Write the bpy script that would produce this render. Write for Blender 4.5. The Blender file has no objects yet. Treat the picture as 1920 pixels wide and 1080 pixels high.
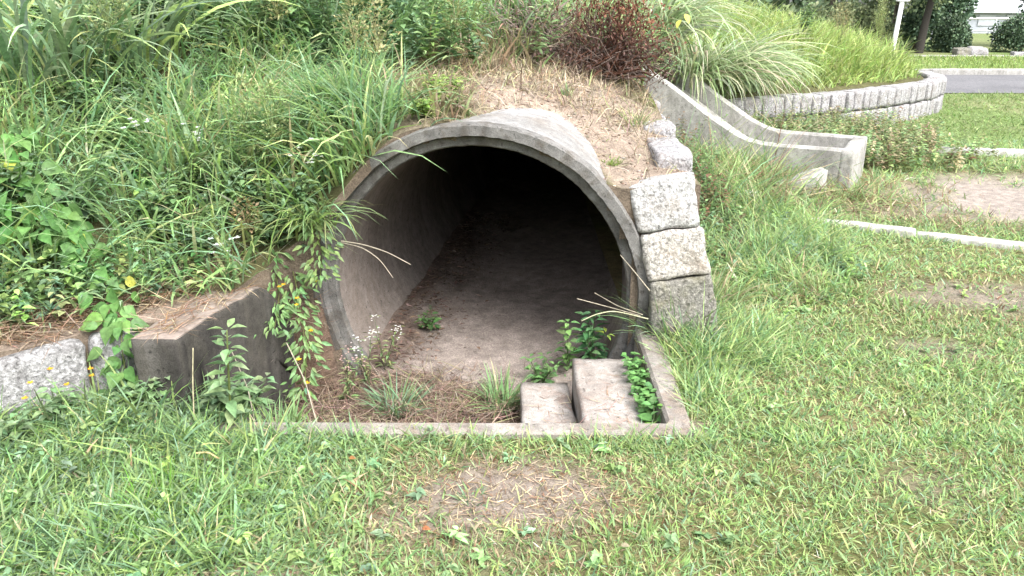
import bpy, math, random
import numpy as np
from mathutils import Vector, Matrix

# ------------------------------------------------------------------ camera, light, exposure
S = bpy.context.scene
COL = S.collection
rad = math.radians
PITCH = rad(19.8); F = 1500.0; CAM_H = 1.5
cam = bpy.data.cameras.new('camera'); cam.sensor_width = 36; cam.lens = 36*F/1920
cam.clip_start = .05; cam.clip_end = 2000
co = bpy.data.objects.new('camera', cam); COL.objects.link(co)
co.location = (0, 0, CAM_H); co.rotation_euler = (rad(90)-PITCH, 0, 0)
S.camera = co
SUN_EL, SUN_AZ = rad(52), rad(142)            # azimuth clockwise from +Y
w = bpy.data.worlds.new('World'); S.world = w; w.use_nodes = True
nt = w.node_tree; nt.nodes.clear()
sky = nt.nodes.new('ShaderNodeTexSky'); sky.sky_type = 'NISHITA'; sky.sun_disc = False
sky.sun_elevation = SUN_EL; sky.sun_rotation = SUN_AZ
sky.air_density = 1.0; sky.dust_density = 3.0; sky.ozone_density = 1.0
hs = nt.nodes.new('ShaderNodeHueSaturation'); hs.inputs['Saturation'].default_value = .28
bg = nt.nodes.new('ShaderNodeBackground'); bg.inputs['Strength'].default_value = .15
wo = nt.nodes.new('ShaderNodeOutputWorld')
nt.links.new(sky.outputs[0], hs.inputs['Color']); nt.links.new(hs.outputs[0], bg.inputs[0]); nt.links.new(bg.outputs[0], wo.inputs[0])
sl = bpy.data.lights.new('sun', 'SUN'); sl.energy = 1.5; sl.angle = rad(38); sl.color = (1, .965, .92)
so = bpy.data.objects.new('sun', sl); COL.objects.link(so)
sd = Vector((math.sin(SUN_AZ)*math.cos(SUN_EL), math.cos(SUN_AZ)*math.cos(SUN_EL), math.sin(SUN_EL)))
so.rotation_euler = sd.to_track_quat('Z', 'Y').to_euler(); so.location = sd*30
vs = S.view_settings; vs.view_transform = 'Standard'; vs.look = 'None'; vs.gamma = 1; vs.use_curve_mapping = False
vs.exposure = 1.8
S.render.engine = 'CYCLES'
cy = S.cycles; cy.use_denoising = True; cy.max_bounces = 6; cy.diffuse_bounces = 4; cy.transmission_bounces = 4
cy.transparent_max_bounces = 4; cy.caustics_reflective = False; cy.caustics_refractive = False

rng = np.random.default_rng(7)
R = random.Random(5)
def U(a, b, n=None): return rng.uniform(a, b, n)

# ------------------------------------------------------------------ noise
def _h(ix, iy, s):
    v = np.sin(ix*127.1+iy*311.7+s*74.7)*43758.5453
    return v-np.floor(v)
def vnoise(x, y, s=0):
    x = np.asarray(x, float); y = np.asarray(y, float)
    ix, iy = np.floor(x), np.floor(y); fx, fy = x-ix, y-iy
    fx = fx*fx*(3-2*fx); fy = fy*fy*(3-2*fy)
    a = _h(ix, iy, s)*(1-fx)+_h(ix+1, iy, s)*fx
    b = _h(ix, iy+1, s)*(1-fx)+_h(ix+1, iy+1, s)*fx
    return a*(1-fy)+b*fy
def fbm(x, y, s=0, o=4):
    t = 0; a = .5; k = 1.
    for i in range(o):
        t = t+a*vnoise(np.asarray(x)*k+i*17.3, np.asarray(y)*k-i*9.1, s+i); a *= .5; k *= 2.03
    return t/(1-.5**o)
def sstep(a, b, x):
    t = np.clip((np.asarray(x, float)-a)/(b-a), 0, 1); return t*t*(3-2*t)
def ell(x, y, cx, cy_, rx, ry, rot=0., soft=.5):
    c, s = math.cos(rot), math.sin(rot); dx, dy = x-cx, y-cy_
    u = (c*dx+s*dy)/rx; v = (-s*dx+c*dy)/ry
    r = np.sqrt(u*u+v*v)+(fbm(x*5+3, y*5, 11)-.5)*.7
    return 1-sstep(1-soft, 1+soft*.6, r)

# ------------------------------------------------------------------ mesh builder
class Geo:
    def __init__(s): s.V = []; s.F = {}; s.C = []; s.n = 0
    def add(s, V, F, col=(.5, .5, .5)):
        V = np.asarray(V, float).reshape(-1, 3); m = len(V)
        c = np.asarray(col, float)
        if c.ndim == 1: c = np.tile(c, (m, 1))
        s.V.append(V); s.C.append(c)
        for f in F:
            f = np.asarray(f, int)
            if f.ndim == 1: f = f[None]
            if len(f): s.F.setdefault(f.shape[1], []).append(f+s.n)
        s.n += m
        return s
    def build(s, name, mat, parent=None, smooth=True, loc=(0, 0, 0)):
        me = bpy.data.meshes.new(name)
        V = np.concatenate(s.V)
        if parent is not None: V = V-np.array(parent.location)
        elif any(loc): V = V-np.array(loc)
        me.vertices.add(len(V)); me.vertices.foreach_set('co', V.astype(np.float32).ravel())
        L = []; st = []; tot = 0
        for k, fs in s.F.items():
            f = np.concatenate(fs); L.append(f.ravel()); st.append(tot+np.arange(len(f))*k); tot += f.size
        L = np.concatenate(L); st = np.concatenate(st)
        me.loops.add(len(L)); me.loops.foreach_set('vertex_index', L.astype(np.int32))
        me.polygons.add(len(st)); me.polygons.foreach_set('loop_start', st.astype(np.int32))
        me.update(calc_edges=True)
        me.polygons.foreach_set('use_smooth', np.full(len(st), smooth))
        C = np.concatenate(s.C); C = np.concatenate([C, np.ones((len(C), 1))], 1)
        a = me.attributes.new('col', 'FLOAT_COLOR', 'POINT'); a.data.foreach_set('color', C.astype(np.float32).ravel())
        me.materials.append(mat)
        o = bpy.data.objects.new(name, me); COL.objects.link(o)
        if parent is not None: o.parent = parent
        else: o.location = loc
        return o
def thing(name, label, cat, loc, group=None):
    o = bpy.data.objects.new(name, None); COL.objects.link(o); o.location = loc; o.empty_display_size = .05
    o['label'] = label; o['category'] = cat; o['kind'] = 'thing'
    if group: o['group'] = group
    return o
def tag(o, label, cat, group=None):
    o['label'] = label; o['category'] = cat; o['kind'] = 'thing'
    if group: o['group'] = group
    return o
def kind(o, k, label=None, cat=None):
    o['kind'] = k
    if label: o['label'] = label
    if cat: o['category'] = cat
    return o

# ------------------------------------------------------------------ materials
def newmat(name):
    m = bpy.data.materials.new(name); m.use_nodes = True; t = m.node_tree; t.nodes.clear()
    out = t.nodes.new('ShaderNodeOutputMaterial'); b = t.nodes.new('ShaderNodeBsdfPrincipled')
    t.links.new(b.outputs[0], out.inputs[0]); return m, t, b, out
def nd(t, typ, **kw):
    n = t.nodes.new(typ)
    for k, v in kw.items():
        if k in n.inputs: n.inputs[k].default_value = v
        else: setattr(n, k, v)
    return n
def noise(t, scale, detail=4, rough=.55, co=None, dist=0):
    n = nd(t, 'ShaderNodeTexNoise', Scale=scale, Detail=detail, Roughness=rough, Distortion=dist)
    if co is not None: t.links.new(co, n.inputs['Vector'])
    return n
def ramp(t, src, stops):
    r = t.nodes.new('ShaderNodeValToRGB'); e = r.color_ramp.elements
    while len(e) < len(stops): e.new(.5)
    for el, (p, c) in zip(e, stops):
        el.position = p; el.color = (*c, 1) if len(c) == 3 else c
    t.links.new(src, r.inputs[0]); return r
def mix(t, a, b, fac, mode='MIX'):
    m = t.nodes.new('ShaderNodeMix'); m.data_type = 'RGBA'; m.blend_type = mode
    for sock, v in ((m.inputs['Factor'], fac), (m.inputs['A'], a), (m.inputs['B'], b)):
        if hasattr(v, 'is_output'): t.links.new(v, sock)
        else: sock.default_value = (*v, 1) if isinstance(v, tuple) and len(v) == 3 else v
    for o in m.outputs:
        if o.type == 'RGBA': return o
def bump(t, b, h, strength, dist=.01):
    n = nd(t, 'ShaderNodeBump', Strength=strength, Distance=dist); t.links.new(h, n.inputs['Height']); t.links.new(n.outputs[0], b.inputs['Normal'])
def geo_pos(t): return t.nodes.new('ShaderNodeNewGeometry').outputs['Position']

def m_leaf(name, trans=.3, rough=.55, spec=.3, var=.25):
    m, t, b, out = newmat(name)
    a = nd(t, 'ShaderNodeAttribute', attribute_name='col')
    n = noise(t, 60, 2, .5, geo_pos(t))
    v = ramp(t, n.outputs[0], [(.3, (1-var,)*3), (.7, (1+var,)*3)])
    c = mix(t, a.outputs['Color'], v.outputs[0], 1., 'MULTIPLY')
    t.links.new(c, b.inputs['Base Color']); b.inputs['Roughness'].default_value = rough; b.inputs['Specular IOR Level'].default_value = spec
    if trans > 0:
        tr = t.nodes.new('ShaderNodeBsdfTranslucent'); t.links.new(c, tr.inputs[0])
        mx = t.nodes.new('ShaderNodeMixShader'); mx.inputs[0].default_value = trans
        t.links.new(b.outputs[0], mx.inputs[1]); t.links.new(tr.outputs[0], mx.inputs[2]); t.links.new(mx.outputs[0], out.inputs[0])
    return m
M_GRASS = m_leaf('grass_blade', .42); M_LEAF = m_leaf('leaf', .35, .5, .35); M_STRAW = m_leaf('straw', .12, .8, .1)
M_WOOD = m_leaf('bark', 0, .9, .1); M_TREE = m_leaf('tree_leaf', .2, .6, .3)

def m_ground(name, sc=1., bs=.6):
    m, t, b, out = newmat(name); p = geo_pos(t)
    a = nd(t, 'ShaderNodeAttribute', attribute_name='col')
    n1 = noise(t, 14*sc, 6, .65, p); n2 = noise(t, 130*sc, 3, .7, p)
    v1 = ramp(t, n1.outputs[0], [(.3, (.62,)*3), (.72, (1.3,)*3)]); v2 = ramp(t, n2.outputs[0], [(.3, (.55, .52, .5)), (.55, (1, 1, 1)), (.75, (1.5, 1.45, 1.35))])
    c = mix(t, a.outputs['Color'], v1.outputs[0], 1., 'MULTIPLY'); c = mix(t, c, v2.outputs[0], 1., 'MULTIPLY')
    t.links.new(c, b.inputs['Base Color']); b.inputs['Roughness'].default_value = .95; b.inputs['Specular IOR Level'].default_value = .1
    s = t.nodes.new('ShaderNodeMath'); s.operation = 'ADD'; t.links.new(n1.outputs[0], s.inputs[0]); t.links.new(n2.outputs[0], s.inputs[1])
    bump(t, b, s.outputs[0], bs, .012); return m
M_GROUND = m_ground('soil'); M_FAR = m_ground('turf', .5, .3)

def m_conc(name, base, dark, light, stain=None, ssc=3., bsc=1., streak=False, dust=None):
    """weathered concrete: broad patches, lichen and stains, pores and grit"""
    m, t, b, out = newmat(name); p = geo_pos(t)
    q = p
    if streak:
        mp = nd(t, 'ShaderNodeMapping'); mp.inputs['Scale'].default_value = (1, 1, .22); t.links.new(p, mp.inputs[0]); q = mp.outputs[0]
    n1 = noise(t, ssc, 6, .65, q, .4); n2 = noise(t, 22, 5, .7, p); n3 = noise(t, 220, 3, .7, p); n4 = noise(t, ssc*2.3, 5, .7, q, .6)
    c = ramp(t, n1.outputs[0], [(.28, dark), (.5, base), (.75, light)]).outputs[0]
    c = mix(t, c, ramp(t, noise(t, 48, 2, .5, p).outputs[0], [(.28, (.45,)*3), (.36, (1,)*3)]).outputs[0], 1., 'MULTIPLY')   # pores
    if stain: c = mix(t, c, stain, ramp(t, n4.outputs[0], [(.48, (0, 0, 0)), (.66, (.8, .8, .8))]).outputs[0])
    c = mix(t, c, ramp(t, n2.outputs[0], [(.3, (.72,)*3), (.7, (1.22,)*3)]).outputs[0], 1., 'MULTIPLY')
    c = mix(t, c, ramp(t, n3.outputs[0], [(.3, (.6,)*3), (.52, (1,)*3), (.75, (1.3,)*3)]).outputs[0], 1., 'MULTIPLY')
    if dust:                                                   # soil and straw dust lying on the flat top
        sp = t.nodes.new('ShaderNodeSeparateXYZ'); ge = t.nodes.new('ShaderNodeNewGeometry'); t.links.new(ge.outputs['True Normal'], sp.inputs[0])
        c = mix(t, c, mix(t, dust, ramp(t, n2.outputs[0], [(.3, (.6,)*3), (.7, (1.25,)*3)]).outputs[0], 1., 'MULTIPLY'), ramp(t, sp.outputs[2], [(.6, (0, 0, 0)), (.9, (.95,)*3)]).outputs[0])
    t.links.new(c, b.inputs['Base Color']); b.inputs['Roughness'].default_value = .92; b.inputs['Specular IOR Level'].default_value = .15
    s = t.nodes.new('ShaderNodeMath'); s.operation = 'MULTIPLY_ADD'; s.inputs[1].default_value = .5
    t.links.new(n3.outputs[0], s.inputs[0]); t.links.new(n2.outputs[0], s.inputs[2]); bump(t, b, s.outputs[0], .5*bsc, .008)
    return m
M_PIPE = m_conc('pipe_concrete', (.29, .285, .28), (.215, .21, .20), (.37, .36, .355), (.20, .18, .16), 2.2, .7)
M_RIM = m_conc('rim_concrete', (.175, .17, .162), (.07, .066, .06), (.26, .252, .242), (.12, .105, .088), 5., 1.2)
M_BORE = m_conc('bore_concrete', (.235, .203, .182), (.15, .127, .11), (.31, .275, .25), (.18, .15, .128), 2.5, .6, True)
M_WING = m_conc('dark_concrete', (.066, .061, .056), (.020, .019, .018), (.145, .136, .124), (.085, .078, .066), 3.2, 1., True, (.26, .215, .185))
M_SLAB = m_conc('slab_concrete', (.36, .33, .305), (.25, .215, .19), (.45, .42, .395), (.28, .215, .18), 5., 1.)
M_CURB = m_conc('curb_concrete', (.27, .245, .22), (.18, .155, .135), (.36, .335, .31), (.24, .19, .15), 6., 1.)
M_CHUTE = m_conc('pale_concrete', (.36, .35, .33), (.20, .19, .18), (.48, .47, .44), (.24, .235, .21), 4., 1., True)
M_WHITE = m_conc('white_concrete', (.50, .49, .47), (.36, .345, .32), (.60, .59, .575), (.34, .315, .265), 6., .8)

def m_granite(name, base=(.50, .50, .50), tan=.55, tancol=(.29, .245, .20)):
    m, t, b, out = newmat(name); p = geo_pos(t)
    n1 = noise(t, 62, 4, .8, p); n2 = noise(t, 9, 4, .6, p); n3 = noise(t, 30, 5, .7, p)
    c = ramp(t, n1.outputs[0], [(.36, tuple(x*.3 for x in base)), (.44, tuple(x*.8 for x in base)), (.54, base), (.63, tuple(min(.85, x*1.75) for x in base))]).outputs[0]
    c = mix(t, c, ramp(t, n3.outputs[0], [(.3, (.75,)*3), (.7, (1.15,)*3)]).outputs[0], 1., 'MULTIPLY')
    c = mix(t, c, tancol, ramp(t, n2.outputs[0], [(.5, (0, 0, 0)), (.75, (tan,)*3)]).outputs[0])
    t.links.new(c, b.inputs['Base Color']); b.inputs['Roughness'].default_value = .85; b.inputs['Specular IOR Level'].default_value = .25
    s = t.nodes.new('ShaderNodeMath'); s.operation = 'MULTIPLY_ADD'; s.inputs[1].default_value = .35
    t.links.new(n1.outputs[0], s.inputs[0]); t.links.new(n3.outputs[0], s.inputs[2]); bump(t, b, s.outputs[0], .9, .02)
    return m
M_GRAN = m_granite('granite', (.44, .435, .425)); M_GRAN_TAN = m_granite('stained_granite', (.43, .405, .37), .75, (.29, .235, .18))
M_GRAN_MOSS = m_granite('mossy_granite', (.22, .21, .185), .85, (.16, .15, .085)); M_GRAN_DARK = m_granite('lichen_granite', (.34, .335, .335), .97, (.07, .065, .062))
M_GRAN_PALE = m_granite('pale_granite', (.36, .35, .355), .85, (.19, .165, .15))

def m_plain(name, col, rough=.6, var=.15, sc=20, metal=0):
    m, t, b, out = newmat(name); n = noise(t, sc, 4, .6, geo_pos(t))
    c = mix(t, col, ramp(t, n.outputs[0], [(.3, (1-var,)*3), (.7, (1+var,)*3)]).outputs[0], 1., 'MULTIPLY')
    t.links.new(c, b.inputs['Base Color']); b.inputs['Roughness'].default_value = rough; b.inputs['Metallic'].default_value = metal; return m
M_WPAINT = m_plain('white_paint', (.78, .78, .77), .45, .06)
M_ROOF = m_plain('roof_sheet', (.42, .44, .48), .6, .1, 3); M_WALL = m_plain('pale_wall', (.36, .38, .43), .8, .12, 1.5)
M_GLASS = m_plain('window_glass', (.10, .12, .15), .15, .3, 4); M_STEEL = m_plain('galvanised_steel', (.45, .47, .50), .45, .1, 8, .3)
M_ASPH = m_conc('asphalt', (.155, .153, .16), (.125, .123, .13), (.19, .187, .195), None, .8, .8)
M_DARK_END = m_plain('dark_end', (.06, .045, .035), 1., .3, 12)

# ------------------------------------------------------------------ terrain height fields
PC = np.array([-.1694, 3.5794, .169]); PRO, PRG, PRI = .8173, .7645, .7084
YAW, TILT = .144, .02
AX = np.array([math.sin(YAW)*math.cos(TILT), math.cos(YAW)*math.cos(TILT), math.sin(TILT)])
PU = np.array([math.cos(YAW), -math.sin(YAW), 0.]); PV = np.cross(PU, AX)

HILL_POLY = np.array([(-9, -1.5), (-5, .4), (-3.2, 1.45), (-2.4, 2.12), (-1.85, 2.66), (-1.56, 2.93), (-1.36, 2.92), (-1.17, 3.25), (-1.08, 3.56), (-1.0, 3.585), (-.90, 3.60), (-.78, 3.62),
    (-.5, 3.655), (.0, 3.58), (.55, 3.50), (.84, 3.50), (.85, 4.3), (.87, 5.4), (.93, 6.6), (1.02, 7.35), (1.38, 7.78), (1.75, 8.3), (2.2, 8.95), (2.96, 9.5), (4.1, 10.1), (5.2, 11.0),
    (5.95, 11.8), (6.25, 12.6), (6.15, 13.5), (5.4, 14.8), (3, 16), (-3, 17), (-9, 14)])
CP = np.array([(-9, -1.5, .3), (-5, .4, .3), (-3.2, 1.45, .29), (-2.4, 2.12, .29), (-1.85, 2.66, .29), (-1.56, 2.93, .29), (-1.36, 2.95, .30), (-1.15, 3.25, .33), (-1.06, 3.58, .40), (-.95, 3.62, .50), (-.86, 3.64, .60),
    (-2.0, 2.85, .33), (-1.68, 3.1, .33), (-2.6, 2.35, .33), (-1.4, 3.3, .36), (-2.05, 3.15, .55), (-1.7, 3.45, .55), (-2.7, 2.75, .6), (-1.3, 3.65, .55),
    (-.75, 3.70, .755), (-.62, 3.68, .875), (-.5, 3.67, .935), (-.38, 3.66, .97), (-.9, 3.9, .78), (-.5, 3.85, 1.0), (-.7, 3.9, .92), (-.30, 3.66, .955), (-.22, 3.72, .965), (-.077, 3.918, .96), (.067, 4.119, .965), (.193, 4.213, .945), (.279, 4.241, .941), (.351, 4.083, .882), (.424, 3.98, .814), (.438, 3.797, .769), (.432, 3.622, .742), (.46, 3.55, .705),
    (0, 3.6, .90), (.2, 3.6, .88), (.05, 3.85, .92), (.24, 3.95, .88), (-.18, 3.6, .93), (-.2, 3.9, 1.03), (0, 4.25, 1.05),
    (.62, 3.55, .735), (.84, 3.5, .72), (.84, 4.3, .80), (.6, 4.2, .85), (.84, 5.4, .97), (.3, 4.7, 1.06), (.1, 5.1, 1.12), (-.3, 4.4, 1.06), (.6, 5.2, 1.06), (.92, 7.0, 1.0), (.9, 6.2, 1.02),
    (-1, 4.4, .98), (-1.2, 5.4, 1.42), (-2, 4.2, 1.06), (-2.5, 5, 1.55), (-3, 7, 2.3), (-5, 5, 1.9), (-5, 3, 1.15), (-.6, 6, 1.5), (.2, 6.2, 1.42), (.2, 7.6, 1.75), (-1.2, 7, 1.95), (-5, 1.5, .75), (-3.6, 2.6, .85),
    (1.02, 7.35, .95), (1.38, 7.78, .82), (1.75, 8.3, .62), (2.2, 8.95, .44), (2.96, 9.5, .42), (4.1, 10.1, .42), (5.2, 11, .42), (5.95, 11.8, .41), (6.25, 12.6, .40), (6.15, 13.5, .38), (5.4, 14.8, .3), (3, 16, .3),
    (1.2, 8.6, 1.15), (2.2, 9.8, .85), (3.4, 11, .88), (4.5, 11.8, .78), (5.4, 12.6, .62), (3.5, 13, 1.05), (1, 10, 1.5), (-1, 10, 2.3), (-3, 10, 2.8), (-9, 6, 2.2), (-9, 14, 2), (-3, 17, 1.2), (0, 14, 1.6)])
def _k(r): return np.where(r > 1e-9, r*r*np.log(np.maximum(r, 1e-9)), 0.)
def _rbf():
    n = len(CP); P = CP[:, :2]
    r = np.linalg.norm(P[:, None]-P[None], axis=-1)
    A = np.zeros((n+3, n+3)); A[:n, :n] = _k(r)+np.eye(n)*.01
    A[:n, n] = 1; A[:n, n+1:] = P; A[n, :n] = 1; A[n+1:, :n] = P.T
    b = np.zeros(n+3); b[:n] = CP[:, 2]
    return np.linalg.solve(A, b)
RW = _rbf()
def hill_z(x, y):
    x = np.asarray(x, float); y = np.asarray(y, float); sh = x.shape; x = x.ravel(); y = y.ravel()
    out = np.zeros(len(x)); n = len(CP)
    for i in range(0, len(x), 20000):
        xs, ys = x[i:i+20000], y[i:i+20000]
        r = np.sqrt((xs[:, None]-CP[:, 0])**2+(ys[:, None]-CP[:, 1])**2)
        out[i:i+20000] = _k(r)@RW[:n]+RW[n]+RW[n+1]*xs+RW[n+2]*ys
    out += (fbm(x*3.1, y*3.1, 3)-.5)*.05
    return out.reshape(sh)
def in_poly(x, y, P):
    x = np.asarray(x, float); y = np.asarray(y, float); c = np.zeros(x.shape, bool)
    j = len(P)-1
    for i in range(len(P)):
        xi, yi = P[i]; xj, yj = P[j]
        c ^= ((yi > y) != (yj > y)) & (x < (xj-xi)*(y-yi)/(yj-yi+1e-12)+xi)
        j = i
    return c
def near_poly(x, y, P):
    best = np.full(x.shape, 1e9); bx = np.zeros(x.shape); by = np.zeros(x.shape)
    for i in range(len(P)):
        a = P[i]; b = P[(i+1) % len(P)]; ab = b-a
        t = np.clip(((x-a[0])*ab[0]+(y-a[1])*ab[1])/(ab@ab), 0, 1)
        qx, qy = a[0]+t*ab[0], a[1]+t*ab[1]; d = np.hypot(x-qx, y-qy); m = d < best
        best = np.where(m, d, best); bx = np.where(m, qx, bx); by = np.where(m, qy, by)
    return best, bx, by
def lawn_z(x, y):
    x = np.asarray(x, float); y = np.asarray(y, float)
    z = (fbm(x*2, y*2, 5)-.5)*.035*(1-sstep(9, 12, y))
    z = z*sstep(0, .25, np.maximum(np.maximum(-1.25-x, x-.62), np.maximum(2.6-y, y-3.7)))
    z = z+.10*sstep(5.6, 7.4, y)*(1-sstep(1.6, 3.0, x))                # rises gently towards the chute
    z = z-.07*ell(x, y, 5.2, 6.4, 2.0, 1., 0, .25)                      # sand play area
    z = z+.06*(1-sstep(-1.9, -1.1, x))*sstep(1.5, 2.4, y)
    return z
PIT = (-1.25, .575, 2.62, 3.75)
def ray(px, py):
    u, v = (px-960)/F, (540-py)/F
    return np.array([u, math.cos(PITCH)+v*math.sin(PITCH), -math.sin(PITCH)+v*math.cos(PITCH)])
_T = np.linspace(1.2, 26, 900)
def on(px, py, surf='any', lift=0.):
    """the point of the modelled terrain that this pixel of the photograph looks at"""
    d = ray(px, py); P = np.array([0, 0, CAM_H])+_T[:, None]*d
    x, y = P[:, 0], P[:, 1]
    ih = in_poly(x, y, HILL_POLY)
    if surf == 'lawn': ih[:] = False
    z = np.where(ih, hill_z(x, y), lawn_z(x, y)-(0.0))
    if surf == 'hill': z = np.where(ih, z, -9)
    k = np.argmax(P[:, 2] <= z+lift)
    if P[k, 2] > z[k]+lift: k = len(_T)-1
    return np.array([x[k], y[k], z[k]])
def aty(px, py, Y):
    d = ray(px, py); return np.array([0, 0, CAM_H])+d*(Y/d[1])
def atz(px, py, z):
    d = ray(px, py); return np.array([0, 0, CAM_H])+d*((z-CAM_H)/d[2])
def pipe_r(x, y, z):
    d = np.stack([x, y, z], -1)-PC; a = d@AX
    return np.linalg.norm(d-a[..., None]*AX, axis=-1), a

# ground masks ------------------------------------------------------
def lawn_dirt(x, y):
    d = ell(x, y, -.02, 2.2, .42, .26, .1, .6)*.95
    d = np.maximum(d, ell(x, y, -.15, 1.95, .45, .2, 0, .8)*.3)
    d = np.maximum(d, ell(x, y, 2.55, 4.0, .55, .28, -.2, .7)*.75)
    d = np.maximum(d, ell(x, y, 1.95, 3.35, .35, .15, 0, .8)*.55)
    d = np.maximum(d, ell(x, y, 1.35, 2.25, .25, .12, 0, .8)*.4)
    d = np.maximum(d, ell(x, y, 4.95, 6.3, 1.95, 1.05, 0, .35))
    d = np.maximum(d, ell(x, y, 3.2, 5.75, 1.2, .3, -.4, .8)*.5)
    d = np.maximum(d, ell(x, y, .64, 2.62, .14, .09, 0, .6))
    d = np.maximum(d, ell(x, y, -.75, 1.78, .25, .1, 0, .7)*.6)
    return d
def hill_bare(x, y):
    d = ell(x, y, .28, 4.35, .62, .72, -.2, .4)
    d = np.maximum(d, ell(x, y, .66, 3.75, .28, .35, 0, .3))
    d = np.maximum(d, ell(x, y, -.45, 3.75, .16, .2, 0, .6)*.6)
    dd, _, _ = near_poly(np.asarray(x, float), np.asarray(y, float), LEDGE)
    return np.maximum(d, (1-sstep(.05, .20, dd)))
LEDGE = np.array([(-5, .4), (-3.2, 1.45), (-2.4, 2.12), (-1.85, 2.66), (-1.5, 2.97), (-1.30, 3.05), (-1.28, 3.1), (-1.52, 3.0), (-1.87, 2.69), (-2.42, 2.15), (-3.22, 1.48)])

# ------------------------------------------------------------------ structure: ground sheets
def grid_geo(xs, ys, zf, keep, colf):
    X, Y = np.meshgrid(xs, ys, indexing='ij'); Z = zf(X, Y)
    idx = np.arange(X.size).reshape(X.shape)
    q = np.stack([idx[:-1, :-1], idx[1:, :-1], idx[1:, 1:], idx[:-1, 1:]], -1).reshape(-1, 4)
    cx = ((X[:-1, :-1]+X[1:, 1:])/2).ravel(); cyy = ((Y[:-1, :-1]+Y[1:, 1:])/2).ravel()
    q = q[keep(cx, cyy)]
    used = np.zeros(X.size, bool); used[q.ravel()] = True
    re = np.cumsum(used)-1
    V = np.stack([X, Y, Z], -1).reshape(-1, 3)[used]
    g = Geo(); g.add(V, [re[q]], colf(V[:, 0], V[:, 1])); return g
def lerp(a, b, t): t = np.asarray(t)[..., None]; return np.asarray(a)*(1-t)+np.asarray(b)*t
def lawn_col(x, y):
    base = lerp((.13, .14, .055), (.20, .17, .09), sstep(.35, .7, fbm(x*2.2, y*2.2, 21)))
    far = lerp((.15, .21, .075), (.21, .23, .11), sstep(.4, .65, fbm(x*.8, y*.8, 22)))
    c = lerp(base, far, sstep(7.5, 9, y)*sstep(2.5, 3.5, x))
    d = lawn_dirt(x, y); dc = lerp((.205, .17, .14), (.28, .24, .205), fbm(x*6, y*6, 23))
    sand = np.array((.31, .27, .24))
    dc = lerp(dc, np.tile(sand, (len(x), 1)), sstep(3.0, 3.4, x)*sstep(5.3, 5.7, y))
    return lerp(c, dc, np.clip(d*1.1, 0, 1))
xs = np.unique(np.round(np.concatenate([np.linspace(-150, -6, 14), np.arange(-5, -2.4, .25), np.arange(-2.5, 3.6, .05), np.arange(3.6, 8, .12), np.linspace(8, 20, 30), np.linspace(20, 150, 14), [PIT[0], PIT[1]]]), 4))
ys = np.unique(np.round(np.concatenate([np.linspace(-60, 0, 8), np.arange(0, 1.5, .15), np.arange(1.5, 5.5, .05), np.arange(5.5, 10, .12), np.linspace(10, 26, 40), np.linspace(26, 300, 14), [PIT[2], PIT[3]]]), 4))
g = grid_geo(xs, ys, lawn_z, lambda x, y: ~((x > PIT[0]) & (x < PIT[1]) & (y > PIT[2]) & (y < PIT[3]+4) & ((y < PIT[3]) | (in_poly(x, y, HILL_POLY) & (abs(x) < .9)))), lawn_col)
kind(g.build('lawn', M_GROUND), 'structure')

# hill -----------------------------------------------------------
def hill_col(x, y):
    soil = lerp((.085, .085, .04), (.125, .12, .06), fbm(x*3, y*3, 31))
    dry = lerp((.25, .20, .158), (.36, .295, .24), fbm(x*5, y*5, 33))
    led = lerp((.24, .19, .15), (.33, .27, .22), fbm(x*5, y*5, 34))
    dry = lerp(led, dry, sstep(-1.0, -.7, x))
    return lerp(soil, dry, hill_bare(x, y))
st = .045
xs = np.arange(-9, 6.5, st*1.0); xs = np.unique(np.round(np.concatenate([np.arange(-9, -3, .15), np.arange(-3, 1.2, .035), np.arange(1.2, 6.5, .1)]), 4))
ys = np.unique(np.round(np.concatenate([np.arange(-1.5, 2, .15), np.arange(2, 5.6, .035), np.arange(5.6, 17, .1)]), 4))
X, Y = np.meshgrid(xs, ys, indexing='ij')
ins = in_poly(X, Y, HILL_POLY)
cell = (ins[:-1, :-1].astype(int)+ins[1:, :-1]+ins[1:, 1:]+ins[:-1, 1:])
Z = hill_z(X, Y)
d_, bx, by = near_poly(X, Y, HILL_POLY)
usev = np.zeros(X.shape, bool)
kc = cell >= 1
for a in (0, 1):
    for b in (0, 1): usev[a:a+kc.shape[0], b:b+kc.shape[1]] |= kc
snap = usev & ~ins
Xs = np.where(snap, bx, X); Ys = np.where(snap, by, Y); Zs = np.where(snap, hill_z(Xs, Ys), Z)
idx = np.arange(X.size).reshape(X.shape)
q = np.stack([idx[:-1, :-1], idx[1:, :-1], idx[1:, 1:], idx[:-1, 1:]], -1)[kc]
V = np.stack([Xs, Ys, Zs], -1).reshape(-1, 3)
cq = V[q].mean(1); pr, pa = pipe_r(cq[:, 0], cq[:, 1], cq[:, 2])
q = q[~((pr < PRI+.045) & (pa > -.2) & (pa < 5))]
used = np.zeros(X.size, bool); used[q.ravel()] = True; re = np.cumsum(used)-1
g = Geo(); g.add(V[used], [re[q]], hill_col(V[used][:, 0], V[used][:, 1]))
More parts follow.
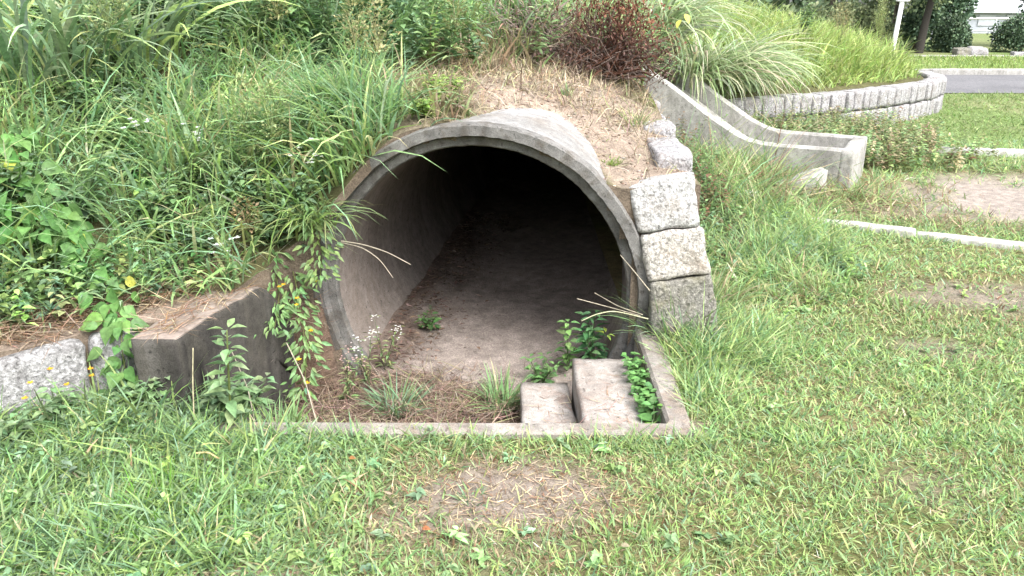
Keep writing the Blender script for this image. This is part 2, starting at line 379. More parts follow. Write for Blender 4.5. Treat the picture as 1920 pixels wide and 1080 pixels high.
# steep earth faces down from the rim of the hill to the foot of the walls
n = len(HILL_POLY)
for i in range(n):
    a, b = HILL_POLY[i], HILL_POLY[(i+1) % n]; m = max(2, int(np.linalg.norm(b-a)/.06))
    t = np.linspace(0, 1, m+1)[:, None]; P = a+(b-a)*t; top = hill_z(P[:, 0], P[:, 1])
    k = 40; rows = []
    nrm = np.array([(b-a)[1], -(b-a)[0]]); nrm = nrm/np.linalg.norm(nrm)
    for j in range(k+1):
        f = j/k; off = (fbm(P[:, 0]*9+j*.34, P[:, 1]*9+j*.2, 41)-.3)*.03*math.sin(math.pi*f)
        rows.append(np.column_stack([P[:, 0]+nrm[0]*off, P[:, 1]+nrm[1]*off, top*(1-f)+(-.46)*f]))
    W = np.stack(rows, 1).reshape(-1, 3); I = np.arange(len(W)).reshape(m+1, k+1)
    qq = np.stack([I[:-1, :-1], I[:-1, 1:], I[1:, 1:], I[1:, :-1]], -1).reshape(-1, 4)
    c = W[qq].mean(1); pr, pa = pipe_r(c[:, 0], c[:, 1], c[:, 2]); qq = qq[(pr > PRI+.05) & ((pr > PRG-.005) | (pa > .0))]
    if len(qq): g.add(W, [qq], lerp((.13, .10, .075), (.22, .18, .14), fbm(W[:, 0]*8, W[:, 2]*8, 42)))
kind(g.build('hill', M_GROUND), 'structure')

# pit floor and tunnel floor ---------------------------------------
def pit_z(x, y):
    r = sstep(3.50, 3.60, y+.12*(fbm(x*4, 0*x, 51)-.5)-.03)
    return -.325+.42*ell(x, y, -1.02, 3.62, .15, .13, 0, .5)+.03*r-.06*sstep(3.66, 3.8, y)+(fbm(x*7, y*7, 52)-.5)*.035
def pit_col(x, y):
    return lerp((.13, .09, .065), (.27, .21, .175), (1-.9*ell(x, y, -1.02, 3.60, .2, .2, 0, .3))*np.clip(sstep(3.42, 3.62, y)+(fbm(x*6, y*6, 53)-.5)*.5, 0, 1))
g = grid_geo(np.arange(-1.28, .66, .03), np.arange(2.58, 3.86, .03), pit_z, lambda x, y: x > -99, pit_col)
kind(g.build('pit_floor', M_GROUND), 'structure')
TZ = -.262; g = Geo(); L = 5.2; na, nb = 130, 40
A = np.concatenate([np.linspace(-.10, .3, 24), np.linspace(.34, L, na-24)]); B = np.linspace(-1, 1, nb)
AA, BB = np.meshgrid(A, B, indexing='ij')
edge = .04+.12*(fbm(BB*2.2, BB*0+4, 64)-.5)+.05*(fbm(BB*9, BB*0+4, 66)-.5)
zl = TZ-PC[2]+(fbm(AA*3, BB*3, 61)-.5)*.05+.05*np.abs(BB)**3+.02*AA/L-.10*(1-sstep(-.05, .06, AA+edge))
half = np.sqrt(np.maximum((PRI+.02)**2-zl**2, .01)); P = PC+AA[..., None]*AX+(BB*half)[..., None]*PU+np.array([0, 0, 1.])*zl[..., None]
I = np.arange(AA.size).reshape(AA.shape); qq = np.stack([I[:-1, :-1], I[1:, :-1], I[1:, 1:], I[:-1, 1:]], -1).reshape(-1, 4)
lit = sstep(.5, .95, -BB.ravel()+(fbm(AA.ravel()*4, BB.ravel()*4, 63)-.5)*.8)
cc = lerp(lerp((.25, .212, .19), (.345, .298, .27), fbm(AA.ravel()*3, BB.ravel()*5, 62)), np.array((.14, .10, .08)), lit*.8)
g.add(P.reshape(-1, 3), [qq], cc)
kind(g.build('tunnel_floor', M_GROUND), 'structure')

# road, verge path ---------------------------------------------------
def strip(name, pts, wid, z, mat):
    g = Geo(); pts = np.array(pts, float); m = 40
    xs_ = np.linspace(pts[0, 0], pts[-1, 0], m); c = np.interp(xs_, pts[:, 0], pts[:, 1])
    V = np.concatenate([np.column_stack([xs_, c-wid/2, np.full(m, z)]), np.column_stack([xs_, c+wid/2, np.full(m, z)])])
    q = [(i, i+1, m+i+1, m+i) for i in range(m-1)]
    g.add(V, [np.array(q)], (.3, .3, .3)); return kind(g.build(name, mat, smooth=False), 'structure')
strip('road', [(5.5, 15.75), (60, 15.0)], 3.6, .012, M_ASPH)
strip('footpath', [(8, 23.6), (60, 23.2)], .7, .012, M_CHUTE)

# ------------------------------------------------------------------ solid helpers
def lathe(g, prof, close=True, seg=128, a0=0., a1=2*math.pi, wob=0, col=(.5, .5, .5)):
    prof = np.array(prof, float); full = abs(a1-a0-2*math.pi) < 1e-6
    n = seg if full else seg+1
    th = a0+(a1-a0)*np.arange(n)/seg
    k = len(prof)
    for j in range(k if close else k-1):
        pr_ = prof[[j, (j+1) % k]]; V = np.zeros((n, 2, 3))
        for i, t in enumerate(th):
            rr = pr_[:, 1]+(wob*(vnoise(t*9+pr_[:, 0]*2, pr_[:, 1]*5, 8)-.5)+wob*.7*(vnoise(t*60+pr_[:, 0]*9, pr_[:, 1]*30, 9)-.5) if wob else 0)
            V[i] = PC+pr_[:, :1]*AX+rr[:, None]*(math.cos(t)*PU+math.sin(t)*PV)
        I = np.arange(n*2).reshape(n, 2); i2 = (np.arange(seg)+1) % n
        g.add(V.reshape(-1, 3), [np.stack([I[:seg, 0], I[:seg, 1], I[i2, 1], I[i2, 0]], 1)], col)
    return g
def block(size, sub=7, rnd=.03, rough=.012, seed=0, taper=None, disp_sc=9.):
    """a rounded, irregular block around the origin; returns V, F"""
    sx, sy, sz = size; V = []; F = []; key = {}
    def vid(i, j, k):
        if (i, j, k) in key: return key[(i, j, k)]
        p = np.array([i/sub-.5, j/sub-.5, k/sub-.5])*np.array(size)
        key[(i, j, k)] = len(V); V.append(p); return key[(i, j, k)]
    s = sub
    for a in range(s):
        for b in range(s):
            F += [(vid(a, b, 0), vid(a, b+1, 0), vid(a+1, b+1, 0), vid(a+1, b, 0)), (vid(a, b, s), vid(a+1, b, s), vid(a+1, b+1, s), vid(a, b+1, s)),
                  (vid(a, 0, b), vid(a+1, 0, b), vid(a+1, 0, b+1), vid(a, 0, b+1)), (vid(a, s, b), vid(a, s, b+1), vid(a+1, s, b+1), vid(a+1, s, b)),
                  (vid(0, a, b), vid(0, a, b+1), vid(0, a+1, b+1), vid(0, a+1, b)), (vid(s, a, b), vid(s, a+1, b), vid(s, a+1, b+1), vid(s, a, b+1))]
    V = np.array(V); h = np.array(size)/2
    inner = np.clip(V, -(h-rnd), h-rnd); d = V-inner; ln = np.linalg.norm(d, axis=1, keepdims=True)
    V = np.where(ln > 1e-9, inner+d/np.maximum(ln, 1e-9)*np.minimum(ln, rnd), V)
    nrm = V/np.maximum(np.linalg.norm(V, axis=1, keepdims=True), 1e-9)
    nz = fbm((V[:, 0]+V[:, 2]*.7)*disp_sc+seed*3.1, (V[:, 1]*1.1+V[:, 2])*disp_sc-seed, seed)-.5
    V = V+nrm*nz[:, None]*rough*2
    if taper is not None: V = taper(V)
    return V, np.array(F)
def rotz(V, a):
    c, s = math.cos(a), math.sin(a); return V@np.array([[c, s, 0], [-s, c, 0], [0, 0, 1]])
def solid(name, mat, center, size, rz=0., parent=None, sub=7, rnd=.02, rough=.006, seed=0, taper=None, smooth=True):
    V, Fq = block(size, sub, rnd, rough, seed, taper); V = rotz(V, rz)+np.array(center)
    g = Geo(); g.add(V, [Fq], (.5, .5, .5)); return g.build(name, mat, parent, smooth, tuple(center) if parent is None else (0, 0, 0))
def prism(g, poly, z0, z1, bev=.012, col=(.5, .5, .5)):
    """closed footprint extruded, top given by z1(x,y) or a number, with a small bevel"""
    P = np.array(poly, float); n = len(P); c = P.mean(0)
    e = np.roll(P, -1, 0)-P; e /= np.linalg.norm(e, axis=1, keepdims=True)
    nn = np.column_stack([e[:, 1], -e[:, 0]]); mv = (nn+np.roll(nn, 1, 0)); mv /= (1+(nn*np.roll(nn, 1, 0)).sum(1, keepdims=True))
    I = P-mv*bev
    zt = np.array([z1(*p) for p in P]) if callable(z1) else np.full(n, z1)
    V = np.concatenate([np.column_stack([P, np.full(n, z0)]), np.column_stack([P, zt-bev]), np.column_stack([I, zt])])
    F4 = [(i, (i+1) % n, n+(i+1) % n, n+i) for i in range(n)]+[(n+i, n+(i+1) % n, 2*n+(i+1) % n, 2*n+i) for i in range(n)]
    g.add(V, [np.array(F4), np.arange(2*n, 3*n), np.arange(n)[::-1]], col); return g

# ------------------------------------------------------------------ the pipe
pt = thing('concrete_pipe', 'big round grey concrete pipe opening in the grassy bank, dark inside', 'pipe', tuple(PC+np.array([0, 0, -PRO])))
g = Geo(); lathe(g, [(0, PRG), (0, PRO-.008), (.008, PRO), (.07, PRO), (.07, PRG-.004), (.045, PRG-.008)], seg=320, wob=.006); g.build('rim', M_RIM, pt)
g = Geo(); lathe(g, [(.072, PRO-.002), (5.3, PRO-.002), (5.3, PRI+.03), (.072, PRI+.03)], seg=128, wob=.004); g.build('barrel', M_PIPE, pt)
g = Geo(); lathe(g, [(.044, PRG-.010), (.048, PRI+.007), (.062, PRI), (.085, PRI), (.085, PRG-.010)], seg=320, wob=.006); g.build('inner_lip', M_RIM, pt)
g = Geo(); lathe(g, [(.087, PRI+.001), (5.28, PRI+.001), (5.28, PRI+.028), (.087, PRI+.028)], seg=128, wob=.003); g.build('lining', M_BORE, pt)
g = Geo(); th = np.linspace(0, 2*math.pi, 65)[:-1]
V = np.concatenate([PC+5.2*AX+(PRI+.01)*(np.cos(th)[:, None]*PU+np.sin(th)[:, None]*PV)]); g.add(V, [np.arange(64)], (.1, .1, .1)); g.build('end_wall', M_DARK_END, pt)  # disk added at the unseen far end so the bore goes dark

# ------------------------------------------------------------------ pit: kerbs, steps, wing wall
g = Geo(); prism(g, [(-1.30, 2.56), (.66, 2.545), (.66, 2.62), (-1.30, 2.635)], -.5, lambda x, y: .022+.008*math.sin(x*3))
tag(g.build('concrete_kerb', M_CURB, smooth=False), 'long low concrete kerb edging the front of the pit before the pipe', 'kerb')
g = Geo(); prism(g, [(.575, 2.624), (.665, 2.624), (.69, 3.50), (.58, 3.50)], -.5, lambda x, y: .03+.02*(y-2.7))
tag(g.build('concrete_kerb', M_CURB, smooth=False), 'short concrete kerb beside the steps, running back to the right side of the pipe', 'kerb')
o = solid('concrete_slab', M_SLAB, (.40, 3.0, -.22), (.25, .72, .34), 0, None, 14, .012, .014, 3); tag(o, 'taller of the two concrete step slabs in the pit, next to the right kerb', 'step', 'concrete step slabs in the pit')
o = solid('concrete_slab', M_SLAB, (.155, 2.99, -.285), (.225, .71, .24), .02, None, 14, .012, .014, 5); tag(o, 'lower concrete step slab in the pit, left of the taller slab', 'step', 'concrete step slabs in the pit')

ww = thing('wing_wall', 'dark stained concrete wing wall left of the pipe mouth', 'retaining wall', (-1.3, 3.1, -.3))
def wtop(V):
    V = V.copy(); f = V[:, 1]/.95+.5
    top = V[:, 2] > 0
    V[:, 2] += np.where(top, .05*sstep(.75, 0.5, f)*0-.42*sstep(.55, 1.05, f), 0)
    return V
V, Fq = block((.18, .98, .75), 22, .018, .016, 9, wtop)
# lean the wall towards the pipe
f = V[:, 1]/.98+.5; V[:, 0] += .24*(f-.5); V = V+np.array([-1.21, 3.205, -.05])
g = Geo(); g.add(V, [Fq], (.5, .5, .5)); g.build('wall_body', M_WING, ww)
V, Fq = block((.24, .16, .70), 8, .03, .018, 19); g = Geo(); g.add(rotz(V, -.10)+np.array([-1.09, 3.74, -.05]), [Fq]); g.build('wall_return', M_WING, ww)

# ------------------------------------------------------------------ granite blocks
def granite(label, corners_front, depth, mat, seed, rnd=.013, rough=.017, group=None):
    """front face corners TL, TR, BR, BL in space, extruded backwards"""
    TL, TR, BR, BL = [np.array(c, float) for c in corners_front]
    V, Fq = block((1, 1, 1), 12, .0, 0, seed)
    u, v, wv = V[:, 0]+.5, V[:, 2]+.5, V[:, 1]+.5
    n = np.cross(TR-TL, BL-TL); n /= np.linalg.norm(n)
    if n[1] < 0: n = -n
    P = ((TL*(1-u)[:, None]+TR*u[:, None])*v[:, None]+(BL*(1-u)[:, None]+BR*u[:, None])*(1-v)[:, None])+n*(wv*depth)[:, None]
    # rounding: pull corners in
    W = np.linalg.norm(TR-TL); H = np.linalg.norm(TL-BL); S_ = np.array([W, depth, H])
    q_ = V*S_; h = S_/2; inn = np.clip(q_, -(h-rnd), h-rnd); d = q_-inn; ln = np.linalg.norm(d, axis=1, keepdims=True)
    d2 = np.where(ln > rnd, d*(rnd/np.maximum(ln, 1e-9)-1), 0)
    ex, ez = (TR-TL)/W, (TL-BL)/H
    P = P+d2[:, :1]*ex+d2[:, 1:2]*n+d2[:, 2:]*ez
    c = P.mean(0); nr = (P-c)/np.linalg.norm(P-c, axis=1, keepdims=True)
    nz = fbm(P[:, 0]*11+P[:, 1]*7+seed, P[:, 2]*11+P[:, 1]*5, seed)-.5
    nz2 = fbm(P[:, 0]*40+P[:, 1]*30+seed, P[:, 2]*40, seed+3)-.5
    P = P+nr*(nz*rough*2+nz2*rough*.6)[:, None]
    g = Geo(); g.add(P, [Fq], (.5, .5, .5))
    o = g.build('granite_block', mat, None, True, tuple(c)); return tag(o, label, 'stone block', group)
GS = 'granite blocks stacked right of the pipe'
def q4(px, Y): return [aty(x, y, Yy) for (x, y), Yy in zip(px, Y)]
granite('topmost pale grey granite block of the stack right of the pipe', q4([(1176, 349), (1301, 322), (1313, 424), (1197, 437)], (3.50, 3.50, 3.46, 3.46)), .3, M_GRAN, 2, group=GS)
granite('middle granite block of the stack, stained tan along its top edge', q4([(1200, 440), (1322, 424), (1334, 514), (1217, 528)], (3.45, 3.45, 3.42, 3.42)), .3, M_GRAN_TAN, 5, group=GS)
granite('lowest granite block of the stack, half hidden by grass', q4([(1219, 532), (1335, 516), (1352, 640), (1224, 650)], (3.41, 3.41, 3.38, 3.38)), .3, M_GRAN_MOSS, 8, group=GS)
# blocks of the flank wall running back from the stack
y0 = 3.80
for i, L_ in enumerate((.5, .55, .6, .7, .7, .7)):
    z1 = .785+.055*i
    tl = ('pale granite edging block behind the stack, nearest to it', 'second pale granite edging block behind the stack', 'third granite edging block back from the stack, beside dry grass',
          'granite edging block below the red brown bush', 'overgrown granite edging block just behind the red brown bush', 'overgrown granite edging block near the head of the chute')[i]
    o = solid('edging_block', M_GRAN_PALE if i < 3 else M_GRAN_MOSS, (.785+.012*i, y0+L_/2, z1-.2), (.18, L_-.006, .46), -.02, None, 12, .016, .010, 20+i)
    tag(o, tl, 'stone block', 'granite edging blocks of the flank wall'); y0 += L_

# low granite wall at left: three blocks
def low(label, a, b, mat, seed, ztop=(.31, .31)):
    a = np.array(a); b = np.array(b)
    granite(label, [(*a, ztop[0]), (*b, ztop[1]), (*(b+(0.0, -.03)), -.12), (*(a+(0., -.03)), -.12)], .24, mat, seed, .03, .012, 'granite blocks of the low wall at left')
low('large grey granite block of the low wall at the left edge', (-2.02, 2.45), (-1.62, 2.79), M_GRAN_DARK, 12, (.275, .285))
low('smaller whitish granite block of the low wall under the vine', (-1.612, 2.797), (-1.36, 2.96), M_GRAN_DARK, 14, (.285, .285))
low('granite block of the low wall running out of view at left', (-2.5, 2.06), (-2.028, 2.443), M_GRAN_DARK, 15, (.28, .275))

low('second granite block of the low wall beyond the left edge of view', (-3.0, 1.63), (-2.51, 2.05), M_GRAN_DARK, 16, (.28, .28))

# ------------------------------------------------------------------ concrete chute (slide)
ct = thing('concrete_chute', 'curved pale concrete slide chute coming down the bank to a squared end', 'slide', (2.6, 7.0, 0))
DU = np.array([-.874, .485]); DN = np.array([.485, .874])
base = np.array([2.80, 6.50])
ss = np.array([0, .4, .7, .8, .9, 1.0, 1.13, 1.31, 1.42, 1.68, 2.0, 2.3])
zz = np.array([.345, .345, .345, .352, .375, .42, .49, .60, .675, .84, 1.0, 1.08])
ss2 = np.linspace(0, 2.3, 47); zz2 = np.interp(ss2, ss, zz)
zz2 = np.convolve(np.pad(zz2, 2, 'edge'), np.ones(5)/5, 'valid')
def extr(name, off0, off1, dz1, dz0, s_a=0., s_b=2.3, mat=M_CHUTE, bev=.018, parent=ct, ground=None):
    """a wall along the chute between lateral offsets, from z-dz0 to z+dz1"""
    m = (ss2 >= s_a-1e-6) & (ss2 <= s_b+1e-6); s_, z_ = ss2[m], zz2[m]; k = len(s_)
    prof = [(off0, 'b'), (off0, 't-'), (off0+bev, 't'), (off1-bev, 't'), (off1, 't-'), (off1, 'b')]
    V = np.zeros((k, 6, 3))
    for j, (o_, w_) in enumerate(prof):
        V[:, j, :2] = base+s_[:, None]*DU+o_*DN
        V[:, j, 2] = z_+dz1-(bev if w_ == 't-' else 0) if w_ != 'b' else (z_-dz0 if ground is None else np.full(k, ground))
    V[:, :, 2] += (fbm(V[:, :, 0]*6, V[:, :, 1]*6, 77)-.5)*.012
    I = np.arange(k*6).reshape(k, 6)
    q = np.array([(I[i, j], I[i+1, j], I[i+1, (j+1) % 6], I[i, (j+1) % 6]) for i in range(k-1) for j in range(6)])
    g = Geo(); g.add(V.reshape(-1, 3), [q, I[0], I[-1][::-1]], (.5, .5, .5)); return g.build(name, mat, parent, False)
extr('side_wall', 0, .10, 0, 0, .10, ground=-.1); extr('side_wall', .76, .86, 0, 0, .10, ground=-.1)
extr('chute_floor', .103, .757, -.17, .4, .10, ground=None)
V, Fq = block((.12, .875, .45), 10, .025, .008, 3); V = rotz(V, math.atan2(DU[1], DU[0]))
V = V+np.array([*(base+DN*.43+DU*.06), .1235]); g = Geo(); g.add(V, [Fq]); g.build('end_wall', M_CHUTE, ct)
V, Fq = block((.40, .16, .30), 8, .02, .01, 6, lambda V: np.column_stack([V[:, 0], V[:, 1], np.where(V[:, 2] > 0, V[:, 2]*(.15+.85*(V[:, 0]/.4+.5)), V[:, 2])]))
g = Geo(); g.add(rotz(V, .05)+np.array([2.34, 6.42, .075]), [Fq]); tag(g.build('sloped_kerb', M_CHUTE, None, True, (2.34, 6.42, .075)), 'small sloping concrete kerb in the grass in front of the chute end', 'kerb')
p = on(1402, 384, 'lawn'); V, Fq = block((.17, .12, .10), 6, .03, .02, 9); g = Geo(); g.add(V+p+np.array([0, 0, .06]), [Fq]); tag(g.build('stone', M_WHITE, None, True, tuple(p)), 'small white stone lying in the grass left of the sloping kerb', 'stone')

# kerbs round the sand
def kerb(label, a, b, wd, z0, z1, seed):
    a = np.array(a, float); b = np.array(b, float); d = b-a; Ln = np.linalg.norm(d)
    o = solid('white_kerb', M_WHITE, (*(a+b)/2, (z0+z1)/2), (Ln, wd, z1-z0), math.atan2(d[1], d[0]), None, 14, .015, .006, seed); return tag(o, label, 'kerb', 'pale kerbs round the sand')
kerb('pale kerb line in the grass nearest the pipe, left length', (2.09, 5.50), (2.72, 5.20), .09, -.1, .05, 1)
kerb('pale kerb line in the grass running out of view at right', (2.73, 5.195), (4.2, 4.46), .09, -.1, .035, 2)
kerb('far pale kerb along the back of the sand patch', (4.0, 8.35), (7.2, 7.75), .1, -.2, .07, 3)

# ------------------------------------------------------------------ curved granite wall
cw = thing('granite_wall', 'curved low wall of two courses of upright pale granite blocks below the bright bank', 'stone wall', (4.5, 10.3, 0))
WP = np.array([(2.15, 8.85), (2.95, 9.40), (4.1, 9.99), (5.25, 10.88), (6.03, 11.72), (6.36, 12.6), (6.27, 13.55), (5.75, 14.5)])
def along(P, n):
    t = np.arange(len(P)); # smooth by Catmull-Rom sampling
    out = []
    for i in range(len(P)-1):
        p0, p1, p2, p3 = P[max(i-1, 0)], P[i], P[i+1], P[min(i+2, len(P)-1)]
        for u in np.linspace(0, 1, 40, endpoint=False):
            out.append(.5*((2*p1)+(-p0+p2)*u+(2*p0-5*p1+4*p2-p3)*u*u+(-p0+3*p1-3*p2+p3)*u**3))
    out.append(P[-1]); out = np.array(out); d = np.concatenate([[0], np.cumsum(np.linalg.norm(np.diff(out, axis=0), axis=1))])
    return out, d
WO, WD = along(WP, 40)
for course, (z0, z1, off) in enumerate(((-.08, .215, 0), (.225, .455, .09))):
    s_ = off; k = 0
    while s_ < WD[-1]-.2:
        wd = R.uniform(.09, .21) if course else R.uniform(.12, .26)
        c = s_+wd/2; P = np.array([np.interp(c, WD, WO[:, 0]), np.interp(c, WD, WO[:, 1])])
        Q = np.array([np.interp(c+.05, WD, WO[:, 0]), np.interp(c+.05, WD, WO[:, 1])]); a = math.atan2(*(Q-P)[::-1])
        V, Fq = block((wd-.02, .24, z1-z0), 6, .012, .012, k+course*50); V = rotz(V, a)
        nrm = np.array([math.sin(a), -math.cos(a)])*R.uniform(-.012, .018)
        g = Geo(); g.add(V+np.array([P[0]+nrm[0], P[1]+nrm[1], (z0+z1)/2+R.uniform(-.008, .008)]), [Fq]); g.build('granite_block', M_GRAN_PALE, cw)
        s_ += wd; k += 1
# ------------------------------------------------------------------ plant pieces
def blades(g, P, L, W, az, lean, bend, col, segs=3, roll=.6):
    P = np.asarray(P, float); n = len(P)
    bc = lambda v: np.broadcast_to(np.asarray(v, float), (n,)).copy()
    L, W, az, lean, bend = map(bc, (L, W, az, lean, bend)); col = np.asarray(col, float)
    if col.ndim == 1: col = np.tile(col, (n, 1))
    dx, dy = np.cos(az), np.sin(az); ph = U(-roll, roll, n)
    pos = P.copy(); Vs = []; Cs = []
    for i in range(segs+1):
        s = i/segs
        th = lean+bend*s
        nr = np.stack([-np.cos(th)*dx, -np.cos(th)*dy, np.sin(th)], 1)
        side = np.stack([-dy, dx, 0*dx], 1)*np.cos(ph)[:, None]+nr*np.sin(ph)[:, None]
        wd = W*(1-.25*abs(s-.35))*(1 if s < .4 else (1-((s-.4)/.6)**1.6))*.5
        tint = 1+.18*(s-.5)
        if i < segs:
            Vs += [pos-side*wd[:, None], pos+side*wd[:, None]]; Cs += [col*tint]*2
            tm = lean+bend*(s+.5/segs); st_ = (L/segs)[:, None]
            pos = pos+st_*np.stack([np.sin(tm)*dx, np.sin(tm)*dy, np.cos(tm)], 1)
        else:
            Vs += [pos]; Cs += [col*tint]
    k = 2*segs+1
    V = np.stack(Vs, 1).reshape(-1, 3); C = np.stack(Cs, 1).reshape(-1, 3); b = (np.arange(n)*k)[:, None]
    fs = [b+np.array([[2*i, 2*i+1, 2*i+3, 2*i+2]]) for i in range(segs-1)]
    fl = [np.concatenate(fs)] if fs else []
    g.add(V, fl+[b+np.array([[2*segs-2, 2*segs-1, 2*segs]])], C); return g
def T_(pts, fold=.12, arch=.15):
    """leaf outline from (along, half width) pairs: midrib + two edges, folded and arched"""
    V = []; F = []
    for x, y in pts:
        z = -arch*x*x
        V += [(x, -y, z+fold*y), (x, 0, z), (x, y, z+fold*y)]
    for i in range(len(pts)-1):
        a = 3*i; F += [(a, a+1, a+4, a+3), (a+1, a+2, a+5, a+4)]
    return np.array(V, float), np.array(F)
LANCE = T_([(0, .03), (.2, .3), (.45, .42), (.75, .22), (1, .0)], .3, .25)
OVAL = T_([(0, .05), (.15, .32), (.4, .5), (.7, .36), (1, .0)], .25, .2)
HEART = T_([(-.12, .22), (.0, .42), (.2, .55), (.5, .40), (.8, .15), (1, .0)], .25, .25)
CHIP = T_([(0, .1), (.5, .5), (1, .05)], .2, .1)
NARROW = T_([(0, .04), (.3, .45), (.7, .35), (1, 0)], .2, .35)
def unit(v): return v/np.maximum(np.linalg.norm(v, axis=-1, keepdims=True), 1e-9)
def stamp(g, tm, P, D, L, W, col, N=None):
    P = np.asarray(P, float); n = len(P); D = unit(np.asarray(D, float))
    if N is None: N = np.tile([0, 0, 1.], (n, 1))+U(-.35, .35, (n, 3))
    sd_ = unit(np.cross(N, D)+1e-6); Nn = np.cross(D, sd_)
    L = np.broadcast_to(L, (n,)); W = np.broadcast_to(W, (n,)); V, Fq = tm; k = len(V)
    X = P[:, None]+D[:, None]*(V[:, 0]*1.)[None, :, None]*L[:, None, None]+sd_[:, None]*V[None, :, 1:2]*W[:, None, None]+Nn[:, None]*V[None, :, 2:]*L[:, None, None]
    col = np.asarray(col, float)
    if col.ndim == 1: col = np.tile(col, (n, 1))
    g.add(X.reshape(-1, 3), [(np.arange(n)*k)[:, None, None].repeat(len(Fq), 1).reshape(-1, 1)+np.tile(Fq, (n, 1))], np.repeat(col, k, 0)); return g
def tube(g, pts, r0, r1=None, n=5, col=(.1, .12, .05)):
    P = np.asarray(pts, float); m = len(P); r = np.linspace(r0, r0 if r1 is None else r1, m)
    t = unit(np.gradient(P, axis=0)); ref = np.where(abs(t[:, 2:3]) > .9, np.array([[1., 0, 0]]), np.array([[0, 0, 1.]]))
    a = unit(np.cross(t, ref)); b = np.cross(t, a); th = np.arange(n)*2*math.pi/n
    V = P[:, None]+r[:, None, None]*(np.cos(th)[None, :, None]*a[:, None]+np.sin(th)[None, :, None]*b[:, None])
    I = np.arange(m*n).reshape(m, n)
    q = np.stack([I[:-1], np.roll(I, -1, 1)[:-1], np.roll(I, -1, 1)[1:], I[1:]], -1).reshape(-1, 4)
    g.add(V.reshape(-1, 3), [q, I[-1][None]], col); return g
def pick(n, pal, wts, var=.22):
    pal = np.array(pal, float); i = rng.choice(len(pal), n, p=np.array(wts)/sum(wts))
    return np.clip(pal[i]*np.exp(rng.normal(0, var, (n, 1)))*np.exp(rng.normal(0, .06, (n, 3))), .01, .85)
G_MID, G_DK, G_BLUE, G_YEL, G_STRAW, G_BRT, G_TAN = (.20, .305, .135), (.125, .205, .085), (.185, .29, .17), (.30, .36, .155), (.42, .35, .22), (.245, .355, .12), (.38, .305, .215)
G_BRN = (.20, .12, .07)

# ------------------------------------------------------------------ stuff: lawn grass
def scatter(x0, x1, y0, y1, dens):
    n = int((x1-x0)*(y1-y0)*dens); return U(x0, x1, n), U(y0, y1, n)
def clear_lawn(x, y):
    k = ~((x > -1.3) & (x < .67) & (y > 2.565) & (y < 3.9))
    k &= ~in_poly(x, y, HILL_POLY)
    # wing wall, low wall, blocks, chute, kerbs keep their tops clear
    k &= ~((x > -1.56) & (x < -1.1) & (y > 2.73))
    rel = np.stack([x-base[0], y-base[1]], 1); s_ = rel@DU; t_ = rel@DN
    k &= ~((s_ > -.1) & (s_ < 2.3) & (t_ > 0) & (t_ < .87))
    return k
def len_field(x, y):
    L = .020+.030*fbm(x*3, y*3, 71)
    L = L+.065*sstep(-.35, -1.1, x)*sstep(1.5, 1.9, y)*(.3+fbm(x*3, y*3, 72))*(1-.75*sstep(2.45, 2.7, y))
    L = L+.02*np.exp(-((y-2.5)/.07)**2)*(x < .72)*(.4+fbm(x*6, y*0, 73))
    L = L+.10*ell(x, y, .95, 3.45, .35, .35, 0, .6)+.05*ell(x, y, .75, 3.0, .2, .4, 0, .6)
    L = L+.09*ell(x, y, 1.5, 5.2, .75, 1.2, 0, .5)+.15*sstep(5.6, 6.2, y)*(1-sstep(2.7, 3.5, x))+.03*sstep(4.6, 5.6, y)
    L = L+.06*ell(x, y, 2.2, 8.2, 1.2, 1., 0, .4)
    L = L+.20*ell(x, y, 1.75, 6.2, .85, .75, 0, .5)*(1-ell(x, y, 2.4, 6.2, .3, .4, 0, .4))-.05*ell(x, y, 2.4, 6.2, .35, .4, 0, .4)
    L = np.maximum(L, .02)
    L = np.where((y > 8.6) & (x > 3), .05, L)
    return L
